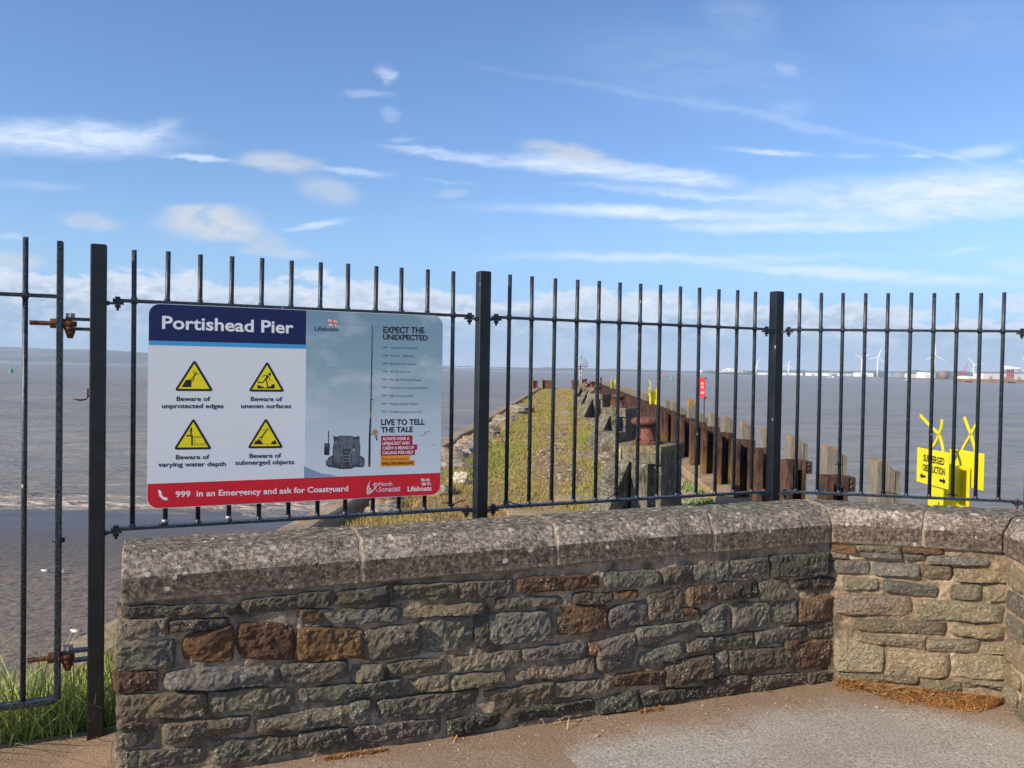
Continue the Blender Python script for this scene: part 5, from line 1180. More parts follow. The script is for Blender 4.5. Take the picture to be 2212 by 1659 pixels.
for k, y in enumerate(Sys):
    x = rowx(y)-.12
    if y > 90: break
    if k < 7 or k % 9 == 0 and k < 20: t = pile_parts(x, y, .315, 5+k, True); protoS.append(t)
    else: s_ = protoS[k % 7]; t = copy_tree(s_, None, Vector((x, y, -.7))-s_.location)
    t['label'] = f'rusty U-shaped steel sheet pile on the kerb, {nth(k)} along from the railing'
    # far along the row the piles stand at double spacing in the photograph
for k, y in enumerate(Sys):
    y += SPN/2; x = rowx(y)-.12
    if y > 90 or y < 25: continue
    s_ = protoS[(k+3) % 7]; t = copy_tree(s_, None, Vector((x, y, -.7))-s_.location); t['label'] = f'rusty sheet pile filling the gap after the {nth(k)} one from the railing'
for k, y in enumerate(Tys):
    x = rowx(y)
    if y > 92: break
    zt = .585+(.0 if k not in (8,) else .19)+(-.10 if k in (7, 9) else 0); gone = k in (12, 13)
    if gone: continue
    if k < 7: t = timber_parts(x+.16, y, zt, 11+k); protoT.append(t)
    else: s_ = protoT[k % 7]; t = copy_tree(s_, None, Vector((x+.16, y, -.7+zt-.585))-s_.location)
    t['label'] = (f'tall whitish split fender timber standing above its neighbours, {nth(k)} along' if k == 8 else f'weathered grey fender timber with sloped top, {nth(k)} along from the railing')
for k, y in enumerate(Tys):
    y += SPN/2; x = rowx(y)
    if y < 34 or y > 92: continue
    s_ = protoT[(k+2) % 7]; t = copy_tree(s_, None, Vector((x+.16, y, -.7))-s_.location); t['label'] = f'grey fender timber between the {nth(k)} and the next one along the row'

# ------------------------------------------------------------------ yellow obstruction markers
def marker(y, label, full=True, x=None):
    x = rowx(y) if x is None else x; t = thing('obstruction_marker', label, 'marker post', (x, y, -.7), 'yellow obstruction markers on the pile row'); BD = Vector((.03, -1, 0)).normalized() if full else Vector((.06, -1, 0)).normalized(); BN = Vector((BD.y, -BD.x, 0))
    zt = .775; c = Vector((x, y, 0)); mb = MB()
    for s_ in (-1, 1): cc = c+BN*(.105*s_); mb.box((cc.x, cc.y, (zt-3)/2), (.22, .012, zt+3), ux=BD, bev=.002)
    mb.box((c.x, c.y, (zt-3)/2), (.012, .198, zt+3), ux=BD, bev=.002); mb.build('marker_post', M['yellow_worn'], t)
    if full:
        mb = MB()
        for dz in (0, .05, .12, .17):
            q = c-BN*.099-BD*.06+Vector((0, 0, zt-.10-dz)); mb.tube([q-BN*.004, q+BN*.008], .009, 6)
            q = c+BN*.111+BD*.06+Vector((0, 0, zt-.30-dz)); mb.tube([q-BN*.004, q+BN*.005], .009, 6)
        mb.build('bolt', M['darksteel'], t)
    W_ = .48 if full else .36
    for s_ in (1, -1):
        cc = c+BN*(.128*s_)-BD*(.02*s_); mb = MB(); mb.box((cc.x, cc.y, .755), (W_, .005, .29), ux=BD, bev=.0015); bd = mb.build('marker_board', M['yellow'], t)
        def W2(u, z, o_=.0038): q = cc+BD*u+BN*o_; return Vector((q.x, q.y, z))
        for l_ in (([(-.225, 1.17), (-.06, 1.09), (.06, 1.035), (.12, .95), (.15, .84)], [(.11, 1.155), (.10, 1.09), (.07, 1.035), (.02, .96), (-.05, .90), (-.06, .86)]) if s_ == 1 else
                   ([(-.06, 1.17), (-.01, 1.10), (.04, 1.035), (.09, .94), (.13, .84)], [(.137, 1.155), (.09, 1.10), (.04, 1.035), (-.02, .97), (-.075, .90), (-.08, .86)])):
            mb = MB(); n_ = 24; pts_ = []
            for i_ in range(n_+1):                       # Catmull-Rom through the bend
                tt = i_/n_*(len(l_)-1); j = min(int(tt), len(l_)-2); f = tt-j
                P_ = [Vector(l_[max(j-1, 0)]), Vector(l_[j]), Vector(l_[j+1]), Vector(l_[min(j+2, len(l_)-1)])]
                pts_.append(.5*((2*P_[1])+(P_[2]-P_[0])*f+(2*P_[0]-5*P_[1]+4*P_[2]-P_[3])*f*f+(-P_[0]+3*P_[1]-3*P_[2]+P_[3])*f**3))
            rings = []
            for i_ in range(n_+1):
                d_ = (pts_[min(i_+1, n_)]-pts_[max(i_-1, 0)]).normalized(); m_ = Vector((-d_.y, d_.x))*.012; a1 = pts_[i_]
                rings.append([W2(*(a1-m_), -.004), W2(*(a1+m_), -.004), W2(*(a1+m_), -.014), W2(*(a1-m_), -.014)])
            mb.loft(rings); mb.build('crossed_strap', M['yellow'], t)
        if s_ == 1:
            mb = MB()
            for txt, z, u0, u1 in (('SUBMERGED', .795, -.136, .18), ('OBSTRUCTION', .715, -.145, .19)):
                vs, fs = glyphs(txt, .030); x0 = min(v[0] for v in vs); x1 = max(v[0] for v in vs); mb.add([W2(u0+(v[0]-x0)/(x1-x0)*(u1-u0), z+v[1]*.054/CAPH) for v in vs], fs)
            for sg, u, z in ((-1, -.185, .668), (1, .205, .668)):
                mb.add([W2(u, z), W2(u-sg*.035, z+.028), W2(u-sg*.035, z+.011), W2(u-sg*.09, z+.011), W2(u-sg*.09, z-.011), W2(u-sg*.035, z-.011), W2(u-sg*.035, z-.028)], [tuple(range(7))])
            mb.build('board_lettering', M['ink'], bd)
    return t
marker(6.72, 'yellow marker post whose two boards read SUBMERGED OBSTRUCTION, nearest the railing', x=3.565)
marker(30.6, 'yellow marker post with narrow boards among the middle fender timbers', full=False)
marker(56.0, 'farthest yellow marker post, small above the far sheet piles', full=False)
# red notice on a thin pole
y = 19.6; q = Pz(1521, 912, .6); q = EYE+ray(1521.5, 860)*(y/ray(1521.5, 860).y); x = q.x
t = thing('red_notice', 'tall narrow red notice on a thin pole beyond the fender timbers', 'sign', (x, y, -.7))
mb = MB(); mb.tube([(x, y, -4), (x, y, 1.36)], .014, 8); mb.build('notice_pole', M['darksteel'], t)
rd = Vector((.42, -.907, 0)); rn = Vector((rd.y, -rd.x, 0)); c = Vector((x, y, 0))-Vector((.035, 0, 0))+rn*.02
mb = MB(); mb.box((c.x, c.y, 1.14), (.19, .006, .475), ux=rd); b_ = mb.build('notice_board', M['redsign'], t)
mb = MB()
for zz, w_ in ((1.385, .02), (.92, .02)): mb.box((x+.03, y, zz-.015), (.03, .04, .03))
mb.build('pole_clamp', M['black'], t)
mb = MB(); nr = random.Random(3)
for z0, rows, ln in ((1.215, 4, .10), (1.13, 4, .10), (1.03, 2, .13), (.995, 2, .13)):
    for r_ in range(rows):
        for s_ in range(3):
            u = -.05+s_*ln/3+nr.uniform(0, .008); qq = c+rd*u+rn*.004; q2 = c+rd*(u+ln/3*.7)+rn*.004; zz = z0+.008*r_*1.6; mb.add([(qq.x, qq.y, zz), (q2.x, q2.y, zz), (q2.x, q2.y, zz+.007), (qq.x, qq.y, zz+.007)], [(0, 1, 2, 3)])
mb.build('notice_print', M['letter'], b_)
# thin black perch pole near the far marker
q = EYE+ray(1298, 820)*(50/ray(1298, 820).y); t = MB(); t.tube([(q.x, 50, -4), (q.x, 50, 1.05)], .03, 8); t.tube([(q.x, 50, .4), (q.x, 50, 1.10)], .05, 8)
tag(t.build('perch_pole', M['black'], at=(q.x, 50, -.7)), 'thin black pole standing among the far fender timbers', 'pole')

# ------------------------------------------------------------------ pier end: light beacon and rusty plates
def PE(px, py, Y=98.0): return P(px, py, Y)
bx = PE(1253, 838).x; by = 97.0; k_ = by/F
t = thing('light_beacon', 'white and red light beacon with a railed platform at the pier end', 'beacon', (bx, by, -.7))
mb = MB(); mb.box((bx+.02, by, -.1), (.30, .30, 1.2)); mb.build('beacon_plinth', M['greyclad'], t)
mb = MB(); mb.box((bx-.06, by, 1.05), (.22, .22, 1.1)); mb.box((bx-.06, by, 1.9), (.16, .16, .9)); mb.build('mast', M['offwhite'], t)
mb = MB()
for z0, z1 in ((.52, .9), (1.05, 1.4), (1.5, 2.1)): mb.box((bx-.06, by-.115, (z0+z1)/2), (.12, .02, z1-z0))
mb.build('mast_panel', M['rust'], t)
mb = MB(); mb.box((bx+.12, by, 1.98), (1.25, .9, .06)); mb.tube([(bx, by, 1.55), (bx+.65, by, 1.95)], .03, 6); mb.tube([(bx-.1, by, 1.55), (bx-.45, by, 1.95)], .03, 6); mb.build('platform', M['rust'], t)
mb = MB()
for x_ in (-.5, -.12, .22, .48, .74):
    for y_ in (-.4, .4): mb.tube([(bx+x_, by+y_, 2.0), (bx+x_, by+y_, 2.62 if x_ > .5 or x_ < -.3 else 2.85)], .022, 6)
for z_ in (2.3, 2.6): 
    for y_ in (-.4, .4): mb.tube([(bx-.5, by+y_, z_), (bx+.74, by+y_, z_)], .02, 6)
for y_ in (-.4, .4): mb.tube([(bx-.12, by+y_, 2.85), (bx+.48, by+y_, 2.85)], .02, 6)
mb.build('platform_railing', M['galv'], t)
mb = MB(); mb.box((bx, by, 2.95), (.26, .26, .25)); mb.tube([(bx, by, 3.0), (bx, by, 3.22)], [.11, .09], 10); mb.tube([(bx+.02, by, 3.2), (bx+.02, by, 3.4)], .03, 6); mb.build('lantern', M['greyclad'], t)
def plateat(px0, px1, pyt, pyb, Y, m, name, label, cat, dep=.4):
    a_, b_ = P(px0, pyb, Y), P(px1, pyb, Y); zt_ = P((px0+px1)/2, pyt, Y).z; mb = MB(); mb.box(((a_.x+b_.x)/2, Y+dep/2, (zt_-.75)/2), (b_.x-a_.x, dep, zt_+.75), bev=.01); return tag(mb.build(name, m, at=((a_.x+b_.x)/2, Y, -.7)), label, cat)
plateat(1152, 1162.5, 822, 839, 98.5, M['rust'], 'rusty_pile', 'narrow rusty steel pile at the left end of the pier head', 'pile')
plateat(1170, 1191, 821, 839, 98.5, M['rust'], 'rusty_plate', 'wide rusty steel plate at the pier head beside a white post', 'steel plate', .15)
plateat(1235, 1250, 821, 838, 98.0, M['rust'], 'rusty_box', 'red-brown steel box just left of the light beacon', 'steel box')
plateat(1149.8, 1152, 817, 839, 98.3, M['timber'], 'timber_post', 'thin pale timber post beside the narrow rusty pile', 'timber post', .15)
plateat(1169, 1172, 816, 839, 98.3, M['timber'], 'timber_post', 'thin pale timber post against the wide rusty plate', 'timber post', .15)
plateat(1257.5, 1261, 818, 838, 96.0, M['black'], 'cable_box', 'slim black cabinet at the right foot of the beacon', 'cabinet', .2)
# ------------------------------------------------------------------ gulls on the mud
def gull(px, py, label, face=1, s=1.0):
    z = -7.0
    for _ in range(6): q = Pz(px, py, z); z = mz(q.x, q.y)
    q.z = z; t = thing('gull', label, 'gull', tuple(q), 'gulls on the mud'); b = q+Vector((0, 0, .10)); f = face
    mb = MB(); mb.tube([b+Vector((-.16*f, 0, .015))*s, b+Vector((-.09*f, 0, .03))*s, b+Vector((0, 0, .035))*s, b+Vector((.08*f, 0, .035))*s, b+Vector((.12*f, 0, .07))*s, b+Vector((.14*f, 0, .10))*s], [.008*s, .035*s, .055*s, .048*s, .030*s, .018*s], 12); mb.build('gull_body', M['gull_white'], t)
    mb = MB(); mb.tube([b+Vector((-.21*f, 0, .03))*s, b+Vector((-.08*f, 0, .055))*s, b+Vector((.04*f, 0, .06))*s], [.006*s, .045*s, .03*s], 10); mb.build('folded_wing', M['gull_grey'], t)
    mb = MB(); mb.tube([b+Vector((.12*f, 0, .10))*s, b+Vector((.145*f, 0, .125))*s, b+Vector((.17*f, 0, .12))*s], [.018*s, .027*s, .016*s], 10); mb.build('gull_head', M['skin_dark'], t)
    mb = MB(); mb.tube([b+Vector((.175*f, 0, .118))*s, b+Vector((.215*f, 0, .108))*s], [.008*s, .002*s], 6)
    for sg in (-1, 1): mb.tube([q+Vector((.01*f, .02*sg, 0)), b+Vector((.01*f, .02*sg, -.01))], .005, 6)
    mb.build('bill_and_legs', M['redsteel'], t); return t
gull(97, 1240, 'gull standing on the mud between the two upright gate bars', -1); gull(133, 1241, 'gull on the mud just right of the gate stile', -1)
gull(163, 1373, 'dark-headed gull at the mud edge above the lower gate hinge', -1, 1.05)

# ------------------------------------------------------------------ buoys and boats
def buoy(px, py, Yd, m, label, h=5.0, cone=True):
    q = P(px, py, Yd); q.z = WZ; t = thing('buoy', label, 'buoy', tuple(q)); mb = MB()
    if cone: mb.tube([q+Vector((0, 0, .2)), q+Vector((0, 0, .9)), q+Vector((.15, 0, h*.55)), q+Vector((.3, 0, h))], [h*.26, h*.26, h*.15, h*.03], 14)
    else: mb.tube([q+Vector((0, 0, .2)), q+Vector((0, 0, h*.4)), q+Vector((0, 0, h*.42)), q+Vector((0, 0, h))], [h*.32, h*.32, h*.22, h*.2], 14)
    mb.build('buoy_tower', m, t); mb = MB(); mb.tube([q+Vector((0, 0, -.5)), q+Vector((0, 0, .3))], h*.36, 16); mb.build('buoy_float', M['galv'] if cone else m, t); return t
buoy(24, 811, 640, M['buoy_green'], 'green conical buoy far out on the water left of the gate', 5.2)
buoy(1451, 820, 950, M['buoy_green'], 'small green conical buoy beyond the middle fender timbers', 5.5); buoy(1437, 814, 1500, M['buoy_red'], 'tiny red can buoy beyond the green one', 6.5, False)
def boat(px, Yd, L_, label, face=1):
    q = P(px, 815, Yd); q.z = WZ; t = thing('motor_boat', label, 'boat', tuple(q)); rings = []
    for s_, w_, h0, h1 in ((-.5, .5, .1, .55), (-.2, .6, -.1, .55), (.2, .55, -.1, .65), (.5, .05, .5, .85)):
        W_ = w_*L_*.28; rings.append([q+Vector((s_*L_*face, -W_, h1*L_*.14)), q+Vector((s_*L_*face, -W_*.6, h0*L_*.14-.3)), q+Vector((s_*L_*face, W_*.6, h0*L_*.14-.3)), q+Vector((s_*L_*face, W_, h1*L_*.14))])
    mb = MB(); mb.loft(rings); mb.build('hull', M['white'], t); mb = MB(); mb.box(q+Vector((-.05*L_*face, 0, L_*.14)), (L_*.38, L_*.22, L_*.14), bev=L_*.02); mb.box(q+Vector((-.08*L_*face, 0, L_*.25)), (L_*.2, L_*.18, L_*.09), bev=L_*.02); mb.build('cabin', M['white'], t); return t
boat(1800, 2300, 16, 'white motor cruiser under way off the low shore, in front of the pair of turbines'); boat(1790, 2350, 9, 'small white boat beside the motor cruiser', -1); boat(1959, 1700, 9, 'white boat alone between the turbines and the quay wall', -1)

# ------------------------------------------------------------------ hills and far shores
def ridge(name, pts, Yd, depth, m, label, seed=1, amp=.06, zb=-8.0):
    """pts: (picture x, picture y of the crest) -> land with real depth at distance Yd"""
    V = []; nA = 160; rows = 7; xs_ = [p[0] for p in pts]
    for j in range(rows+1):
        v = j/rows
        for i in range(nA+1):
            px = xs_[0]+(xs_[-1]-xs_[0])*i/nA
            py = np.interp(px, xs_, [p[1] for p in pts]); top = P(px, py, Yd).z; base = P(px, py, Yd).x; prof = math.sin(min(1, v*1.35)*PI/2)
            hgt = zb+(top-zb)*prof*(1+amp*noise.fractal(Vector((px*.035, v*3, seed)), .6, 2, 5)*(.3+.7*v)); Y_ = Yd-depth*(1-v); V.append((base*(Y_/Yd)**.5 if False else base, Y_, hgt))
    V = np.array(V); ii = (np.arange(nA)[None, :]+np.arange(rows)[:, None]*(nA+1)).ravel()
    o = fastmesh(name, V, np.stack([ii, ii+1, ii+nA+2, ii+nA+1], 1), np.ones((len(V), 4)), m, False); return kind(o, 'structure', label)
ridge('hills', [(-700, 742), (-300, 744), (0, 749), (60, 751), (110, 754), (200, 758), (250, 757), (330, 763), (450, 768), (600, 776), (760, 784), (900, 790), (1000, 794.5)], 10500, 2600, M['hills'], 'low wooded hills across the estuary', 1, .04)
ridge('hills', [(870, 796.5), (1100, 796), (1150, 795), (1180, 793.8), (1215, 796), (1260, 796.2), (1300, 797), (1345, 797.3), (1420, 800), (1500, 801.5), (1560, 799.8), (1590, 800.5), (1640, 801), (1720, 800.5), (1800, 801.5), (1900, 802.2), (2000, 802), (2100, 804), (2250, 803), (2700, 803)], 9000, 900, M['far_wood'], 'low tree-lined far shore', 5, .35)
ridge('hills', [(1500, 803.5), (1700, 803.8), (1760, 804.2), (1840, 804.5), (1950, 806), (2080, 806), (2200, 808), (2600, 808)], 5200, 500, M['far_wood'], 'dark tree line behind the port', 9, .5)
# the near low shore with the port
def shore_poly(lst, zt, name, m, label, back=(2900, 6500)):
    V = [Vector((P(x, y, d).x, d, zt)) for x, y, d in lst]; k = len(V); V2 = [v-Vector((0, 0, zt+9)) for v in V]
    far = [Vector((P(back[0], 810, back[1]).x, back[1], zt)), Vector((P(lst[0][0], 810, back[1]).x, back[1], zt))]
    mb = MB(); top = V+far; mb.add(top, [tuple(range(len(top)))]); mb.add(V+V2, [(i, i+k, i+k+1, i+1) for i in range(k-1)]); return kind(mb.build(name, m, at=V[0]), 'structure', label)
shore_poly([(1560, 808, 6400), (1660, 809, 5200), (1740, 810, 4400), (1800, 811, 3900), (1900, 813, 3000), (2010, 816, 2150), (2090, 817, 1900), (2160, 818, 1850), (2400, 822, 1850), (2900, 822, 1800)], -6.6, 'port_land', M['shore'], 'low sandy land of the port across the water')
# old quay wall at the right edge
mb = MB(); a_, b_ = P(2075, 820, 1350), P(2420, 820, 1250); dd = (b_-a_); dd.z = 0; L_ = dd.length; c = (a_+b_)/2
mb.box((c.x, c.y+20, -5.2), (L_, 45, 7.0), ux=dd); t = mb.build('quay_wall', M['quay'], at=(c.x, c.y, -7.5)); tag(t, 'long brown quay wall standing in the water before the port', 'quay')
mb = MB()
for k in range(5):
    px = (2124, 2196, 2243, 2300, 2350)[k]*1.0; q = P(px, 820, 1300); mb = MB(); mb.box((q.x, a_.y+(q.x-a_.x)/(b_.x-a_.x)*(b_.y-a_.y)-4, -6.3), (11, 3, 2.4), ux=dd); mb.build('recess_shade_box', M['black'], t)  # solid black boxes on the wall face stand in for recess shade
FAR = -6.4
def hut(px0, px1, pyt, Yd, m, name, label, cat, dep=40, rise=0.0, group=None, roofm=None):
    a_, b_ = P(px0, 808, Yd), P(px1, 808, Yd); zt_ = P((px0+px1)/2, pyt, Yd).z; w_ = b_.x-a_.x; cx = (a_.x+b_.x)/2; t = thing(name, label, cat, (cx, Yd, FAR), group)
    mb = MB(); mb.box((cx, Yd+dep/2, (zt_+FAR)/2), (w_, dep, zt_-FAR)); mb.build('wall', m, t)
    mb = MB(); z = zt_+.05; r_ = max(rise, .8); mb.add([(cx-w_/2-.5, Yd-.5, z), (cx+w_/2+.5, Yd-.5, z), (cx+w_/2+.5, Yd+dep/2, z+r_), (cx-w_/2-.5, Yd+dep/2, z+r_), (cx+w_/2+.5, Yd+dep+.5, z), (cx-w_/2-.5, Yd+dep+.5, z)], [(0, 1, 2, 3), (3, 2, 4, 5), (0, 3, 5), (1, 4, 2), (0, 5, 4, 1)]); mb.build('roof', roofm or M['greyclad'], t)
    mb = MB(); n_ = max(1, int(w_/40))
    for k in range(n_): mb.box((cx-w_/2+(k+.5)*w_/n_, Yd-.15, FAR+(zt_-FAR)*.28), (min(9, w_*.12), .3, (zt_-FAR)*.5))
    mb.build('loading_door', M['greyclad'], t); return t
W_ = 'white warehouses across the water'
R6 = lambda x: (2400+x*.452)/1.82278
R6y = lambda y: (1350+y*.452)/1.82278
R7 = lambda x: (3200+x*.4522)/1.82278
R7y = lambda y: (1300+y*.4522)/1.82278
for x0, x1, yt, yd, m, lab in ((R6(955), R6(1003), R6y(246), 5000, 'offwhite', 'low white annex left of the tallest white shed'), (R6(1002), R6(1036), R6y(233), 5000, 'offwhite', 'middle white step of the tall shed cluster'), (R6(1036), R6(1086), R6y(222), 5000, 'white', 'tallest white shed, left of the twin chimneys'),
     (R6(1112), R6(1190), R6y(238), 4900, 'offwhite', 'grey-white plant building behind the twin chimneys'), (R6(798), R6(808), R6y(239), 6500, 'white', 'tiny lone white building on the distant shore'),
     (R6(1315), R6(1425), R6y(260), 4700, 'white', 'long low white shed left of the first whole turbine'), (R6(1500), R6(1685), R6y(262.5), 4600, 'white', 'long low white shed at the foot of the lone turbine'), (R6(1740), R6(1882), R6y(262), 4400, 'white', 'long white shed left of the paired turbines'),
     (R7(120), R7(245), R7y(374), 4300, 'white', 'white shed under two short chimneys'), (R7(275), R7(400), R7y(379), 4200, 'offwhite', 'low white shed between the chimneys and the paired turbines'), (R7(400), R7(530), R7y(372), 4100, 'white', 'white shed beneath the paired turbines'),
     (R7(675), R7(757), R7y(371), 3600, 'bluepaint', 'pale blue building right of the paired turbines'), (R7(765), R7(808), R7y(370), 3500, 'greyclad', 'grey plant tower beside the blue building'), (R7(810), R7(836), R7y(374), 3500, 'offwhite', 'small white block beside the grey plant tower'),
     (R7(862), R7(968), R7y(383), 3300, 'offwhite', 'low pale shed left of the white cube building'), (R7(973), R7(1034), R7y(368), 3100, 'white', 'white cube building under the middle turbine'), (R7(1036), R7(1068), R7y(371), 3150, 'offwhite', 'narrow pale block joined to the white cube'),
     (R7(1345), R7(1405), R7y(402), 2400, 'white', 'small white shed under the fifth turbine'), (R7(1490), R7(1860), R7y(380), 2600, 'offwhite', 'very long cream warehouse at the right edge'), (R7(1905), R7(2100), R7y(385), 2600, 'offwhite', 'cream warehouse beyond the picture edge')):
    hut(x0, x1, yt, yd, M[m], 'warehouse', lab, 'warehouse', 60, 1.2, W_, M[m])
def cyl(px0, px1, pyt, Yd, m, name, label, cat, group=None, parts=True):
    a_, b_ = P(px0, 808, Yd), P(px1, 808, Yd); zt_ = P((px0+px1)/2, pyt, Yd).z; r_ = (b_.x-a_.x)/2; cx = (a_.x+b_.x)/2; t = thing(name, label, cat, (cx, Yd, FAR), group)
    mb = MB(); mb.tube([(cx, Yd, FAR), (cx, Yd, zt_)], r_, 24); mb.build('tank_shell' if parts else 'shaft', m, t); mb = MB()
    if parts: mb.tube([(cx, Yd, zt_), (cx, Yd, zt_+r_*.1), (cx, Yd, zt_+r_*.16)], [r_, r_*.6, r_*.1], 24); mb.build('tank_roof', m, t)
    else: mb.tube([(cx, Yd, zt_-1.5), (cx, Yd, zt_+.2)], r_*1.2, 12); mb.build('rim', M['greyclad'], t)
cyl(R7(1103), R7(1178), R7y(360), 2900, M['tank'], 'storage_tank', 'brown cylindrical storage tank left of the red crane', 'tank', 'brown storage tanks')
cyl(R7(1215), R7(1290), R7y(366), 3000, M['tank'], 'storage_tank', 'brown storage tank immediately beside the red crane', 'tank', 'brown storage tanks')
for x, yt, yd, lab in ((R6(1131), R6y(211), 4880, 'left one of the twin grey chimneys'), (R6(1143), R6y(211), 4880, 'right one of the twin grey chimneys'), (R7(155), R7y(342), 4280, 'short thin chimney left over the white shed'), (R7(170), R7y(350), 4280, 'shorter thin chimney over the white shed'), (R7(278), R7y(295), 4200, 'tall thin pale mast left of the paired turbines'), (R7(1540), R7y(340), 3400, 'thin lattice mast above the cream warehouse')):
    cyl(x-.9, x+.9, yt, yd, M['greyclad'], 'chimney', lab, 'chimney', None, False)
# red crane
q = P(R7(1308), 808, 2850); q.z = FAR; t = thing('dock_crane', 'red dock crane with raised jib between the tanks and the turbine', 'crane', tuple(q)); u = 2850/F
mb = MB(); mb.box(q+Vector((0, 0, 6)), (11*u*1.0, 8, 12)); mb.box(q+Vector((0, 0, 16)), (5*u, 6, 10)); mb.build('crane_base', M['redsteel'], t)
jt = P(R7(1352), R7y(290), 2850); mb = MB(); mb.tube([q+Vector((1, 0, 18)), jt], [1.6, .7], 6); mb.tube([q+Vector((-2, 0, 30)), jt], .35, 5); mb.tube([q+Vector((-2, 0, 18)), q+Vector((-2, 0, 30))], .8, 5); mb.build('crane_jib', M['redsteel'], t)
# ship loader with white head and sloping gallery
a_ = P(R7(1672), 808, 2500); b_ = P(R7(1752), 808, 2500); u = 2500/F; q = Vector(((a_.x+b_.x)/2, 2500, FAR)); t = thing('ship_loader', 'white-headed conveyor loader on red legs above the cream warehouse', 'loader', tuple(q)); zt1 = P(1, 1, 1)
def zat(px, py, Yd): return P(px, py, Yd).z
mb = MB(); z0, z1 = zat(R7(1712), R7y(381), 2500), zat(R7(1712), R7y(342), 2500)
for x_ in np.linspace(a_.x+8, b_.x-2, 4): mb.box((x_, 2500, (FAR+z1)/2), (3.2, 3, z1-FAR))
for f_ in (.45, .75, 1): mb.box((q.x+3, 2500, FAR+(z1-FAR)*f_), (b_.x-a_.x-8, 3, 2.4))
mb.build('loader_legs', M['redsteel'], t)
mb = MB(); h0, h1 = z1, zat(R7(1688), R7y(312), 2500); mb.box((a_.x+9, 2500, (h0+h1)/2), (18, 12, h1-h0)); mb.box((q.x+6, 2500, h0+4), (48, 10, 6)); mb.build('loader_head', M['white'], t)
mb = MB(); e0 = Vector((a_.x+20, 2500, zat(R7(1710), R7y(322), 2500))); e1 = P(R7(1900), R7y(378), 2500); mb.tube([e0, e1], 3.2, 4, smooth=False); mb.build('conveyor_gallery', M['white'], t)
# ------------------------------------------------------------------ wind turbines
def turbine(px, pyh, pyb, Yd, angs, bl, label):
    hb = P(px, pyh, Yd); zb_ = FAR; t = thing('wind_turbine', label, 'wind turbine', (hb.x, Yd, zb_), 'white wind turbines at the port'); mb = MB()
    mb.tube([(hb.x, Yd, zb_), (hb.x, Yd, hb.z)], [3.4, 2.2], 14); mb.build('tower', M['white'], t); mb = MB(); mb.box((hb.x, Yd, hb.z+.6), (3.6, 9, 4), bev=.5); mb.build('nacelle', M['white'], t)
    L_ = bl*Yd/F; c = Vector((hb.x, Yd-5.2, hb.z+.6)); mb = MB(); mb.tube([c+Vector((0, -1.6, 0)), c+Vector((0, 1, 0))], [.8, 1.9], 12); hub = mb.build('hub', M['white'], t)
    for a_ in angs:
        d = Vector((math.cos(R(a_)), 0, math.sin(R(a_)))); n_ = Vector((-d.z, 0, d.x)); rings = []
        for f_, w_, th in ((0, 2.8, 2.4), (.12, 4.8, 1.7), (.3, 4.4, 1.2), (.7, 3.2, .9), (1, 1.6, .5)):
            cc = c+d*(1.5+L_*f_); rings.append([cc+n_*w_*.5+Vector((0, th*.3, 0)), cc+Vector((0, -th*.5, 0)), cc-n_*w_*.5, cc+Vector((0, th*.5, 0))])
        mb = MB(); mb.loft(rings); mb.build('blade', M['white'], t)
turbine(R6(1278), R6y(185), 808, 4700, (180, 60, 300), 34*.45, 'leftmost turbine, half hidden by a railing bar')
turbine(R6(1560), R6y(195), 807, 4500, (80, 197, 318), 50*.248, 'lone small turbine over the long white shed')
turbine(R7(430), R7y(247), 810, 3800, (155, 33, 272), 76*.248, 'left turbine of the close pair')
turbine(R7(567), R7y(237), 810, 3600, (71, 194, 317), 84*.248, 'right turbine of the close pair, one blade upright')
turbine(R7(1063), R7y(222), 810, 3500, (207, 332, 90), 99*.248, 'turbine mostly behind a bar, over the white cube building')
turbine(R7(1405), R7y(302), 812, 3300, (134, 6, 247), 90*.248, 'lower turbine right of the red crane')
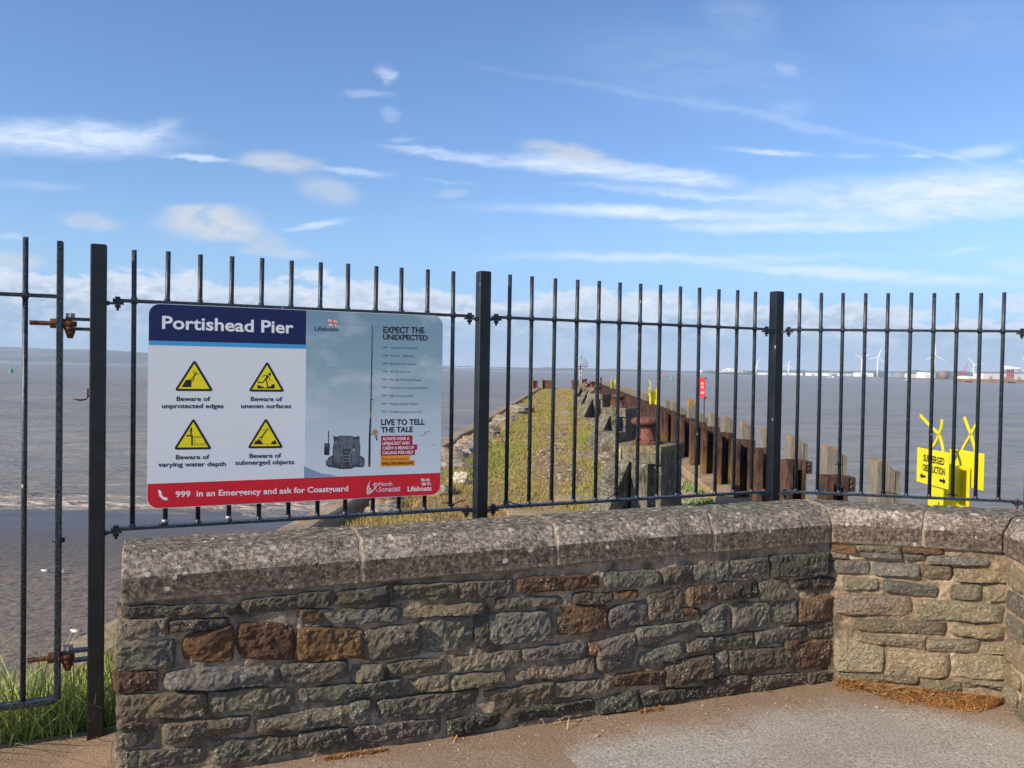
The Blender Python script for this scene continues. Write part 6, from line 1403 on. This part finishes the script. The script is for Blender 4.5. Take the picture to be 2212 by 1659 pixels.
turbine(R7(1862), R7y(300), 812, 3300, (124, 4, 244), 85*.248, 'turbine cut by the right edge of the view')
# ------------------------------------------------------------------ road bridge across the estuary
M['bridge'] = flat('bridge_concrete', hx('#50565a'), .8, 0, .05, .01); Yb = 8200
xs_ = [640, 957, 1050, 1150, 1250, 1330]; ds = [780.5, 789.8, 792.0, 794.3, 797.6, 800.0]
def deckz(px): return P(px, float(np.interp(px, xs_, ds)), Yb).z
t = thing('road_bridge', 'long pale road bridge low across the far estuary', 'bridge', (P(957, 790, Yb).x, Yb, WZ)); mb = MB(); rings = []
for i in range(61):
    px = 640+690*i/60; q = P(px, 790, Yb); z = deckz(px); rings.append([Vector((q.x, Yb-6, z)), Vector((q.x, Yb-6, z-9)), Vector((q.x, Yb+6, z-9)), Vector((q.x, Yb+6, z))])
mb.loft(rings); mb.build('bridge_deck', M['bridge'], t)
px = 660
while px < 1320:
    q = P(px, 790, Yb); mb = MB(); mb.box((q.x, Yb, (deckz(px)-4+WZ)/2), (8, 10, deckz(px)-4-WZ)); mb.build('bridge_pier', M['bridge'], t); px += 17.5 if px < 1180 else 12
# ------------------------------------------------------------------ air
mb = MB(); z0, z1 = -10.5, 230.0; X_, Y0, Y1 = 34000, -3600, 33000
mb.add([(-X_, Y0, z0), (X_, Y0, z0), (X_, Y1, z0), (-X_, Y1, z0), (-X_, Y0, z1), (X_, Y0, z1), (X_, Y1, z1), (-X_, Y1, z1)], [(3, 2, 1, 0), (4, 5, 6, 7), (0, 1, 5, 4), (1, 2, 6, 5), (2, 3, 7, 6), (3, 0, 4, 7)])
hm = D.materials.new('air_haze'); hm.use_nodes = True; gg = G(hm.node_tree); gg.N.clear()
vp = gg.n('ShaderNodeVolumePrincipled', {'Color': (.63, .76, .93, 1), 'Density': 7.5e-5, 'Anisotropy': 0.0}); gg.L.new(vp.outputs[0], gg.n('ShaderNodeOutputMaterial').inputs['Volume'])
hz_ = mb.build('haze', hm); kind(hz_, 'stuff', 'thin blue haze over the estuary'); SC.cycles.volume_bounces = 1
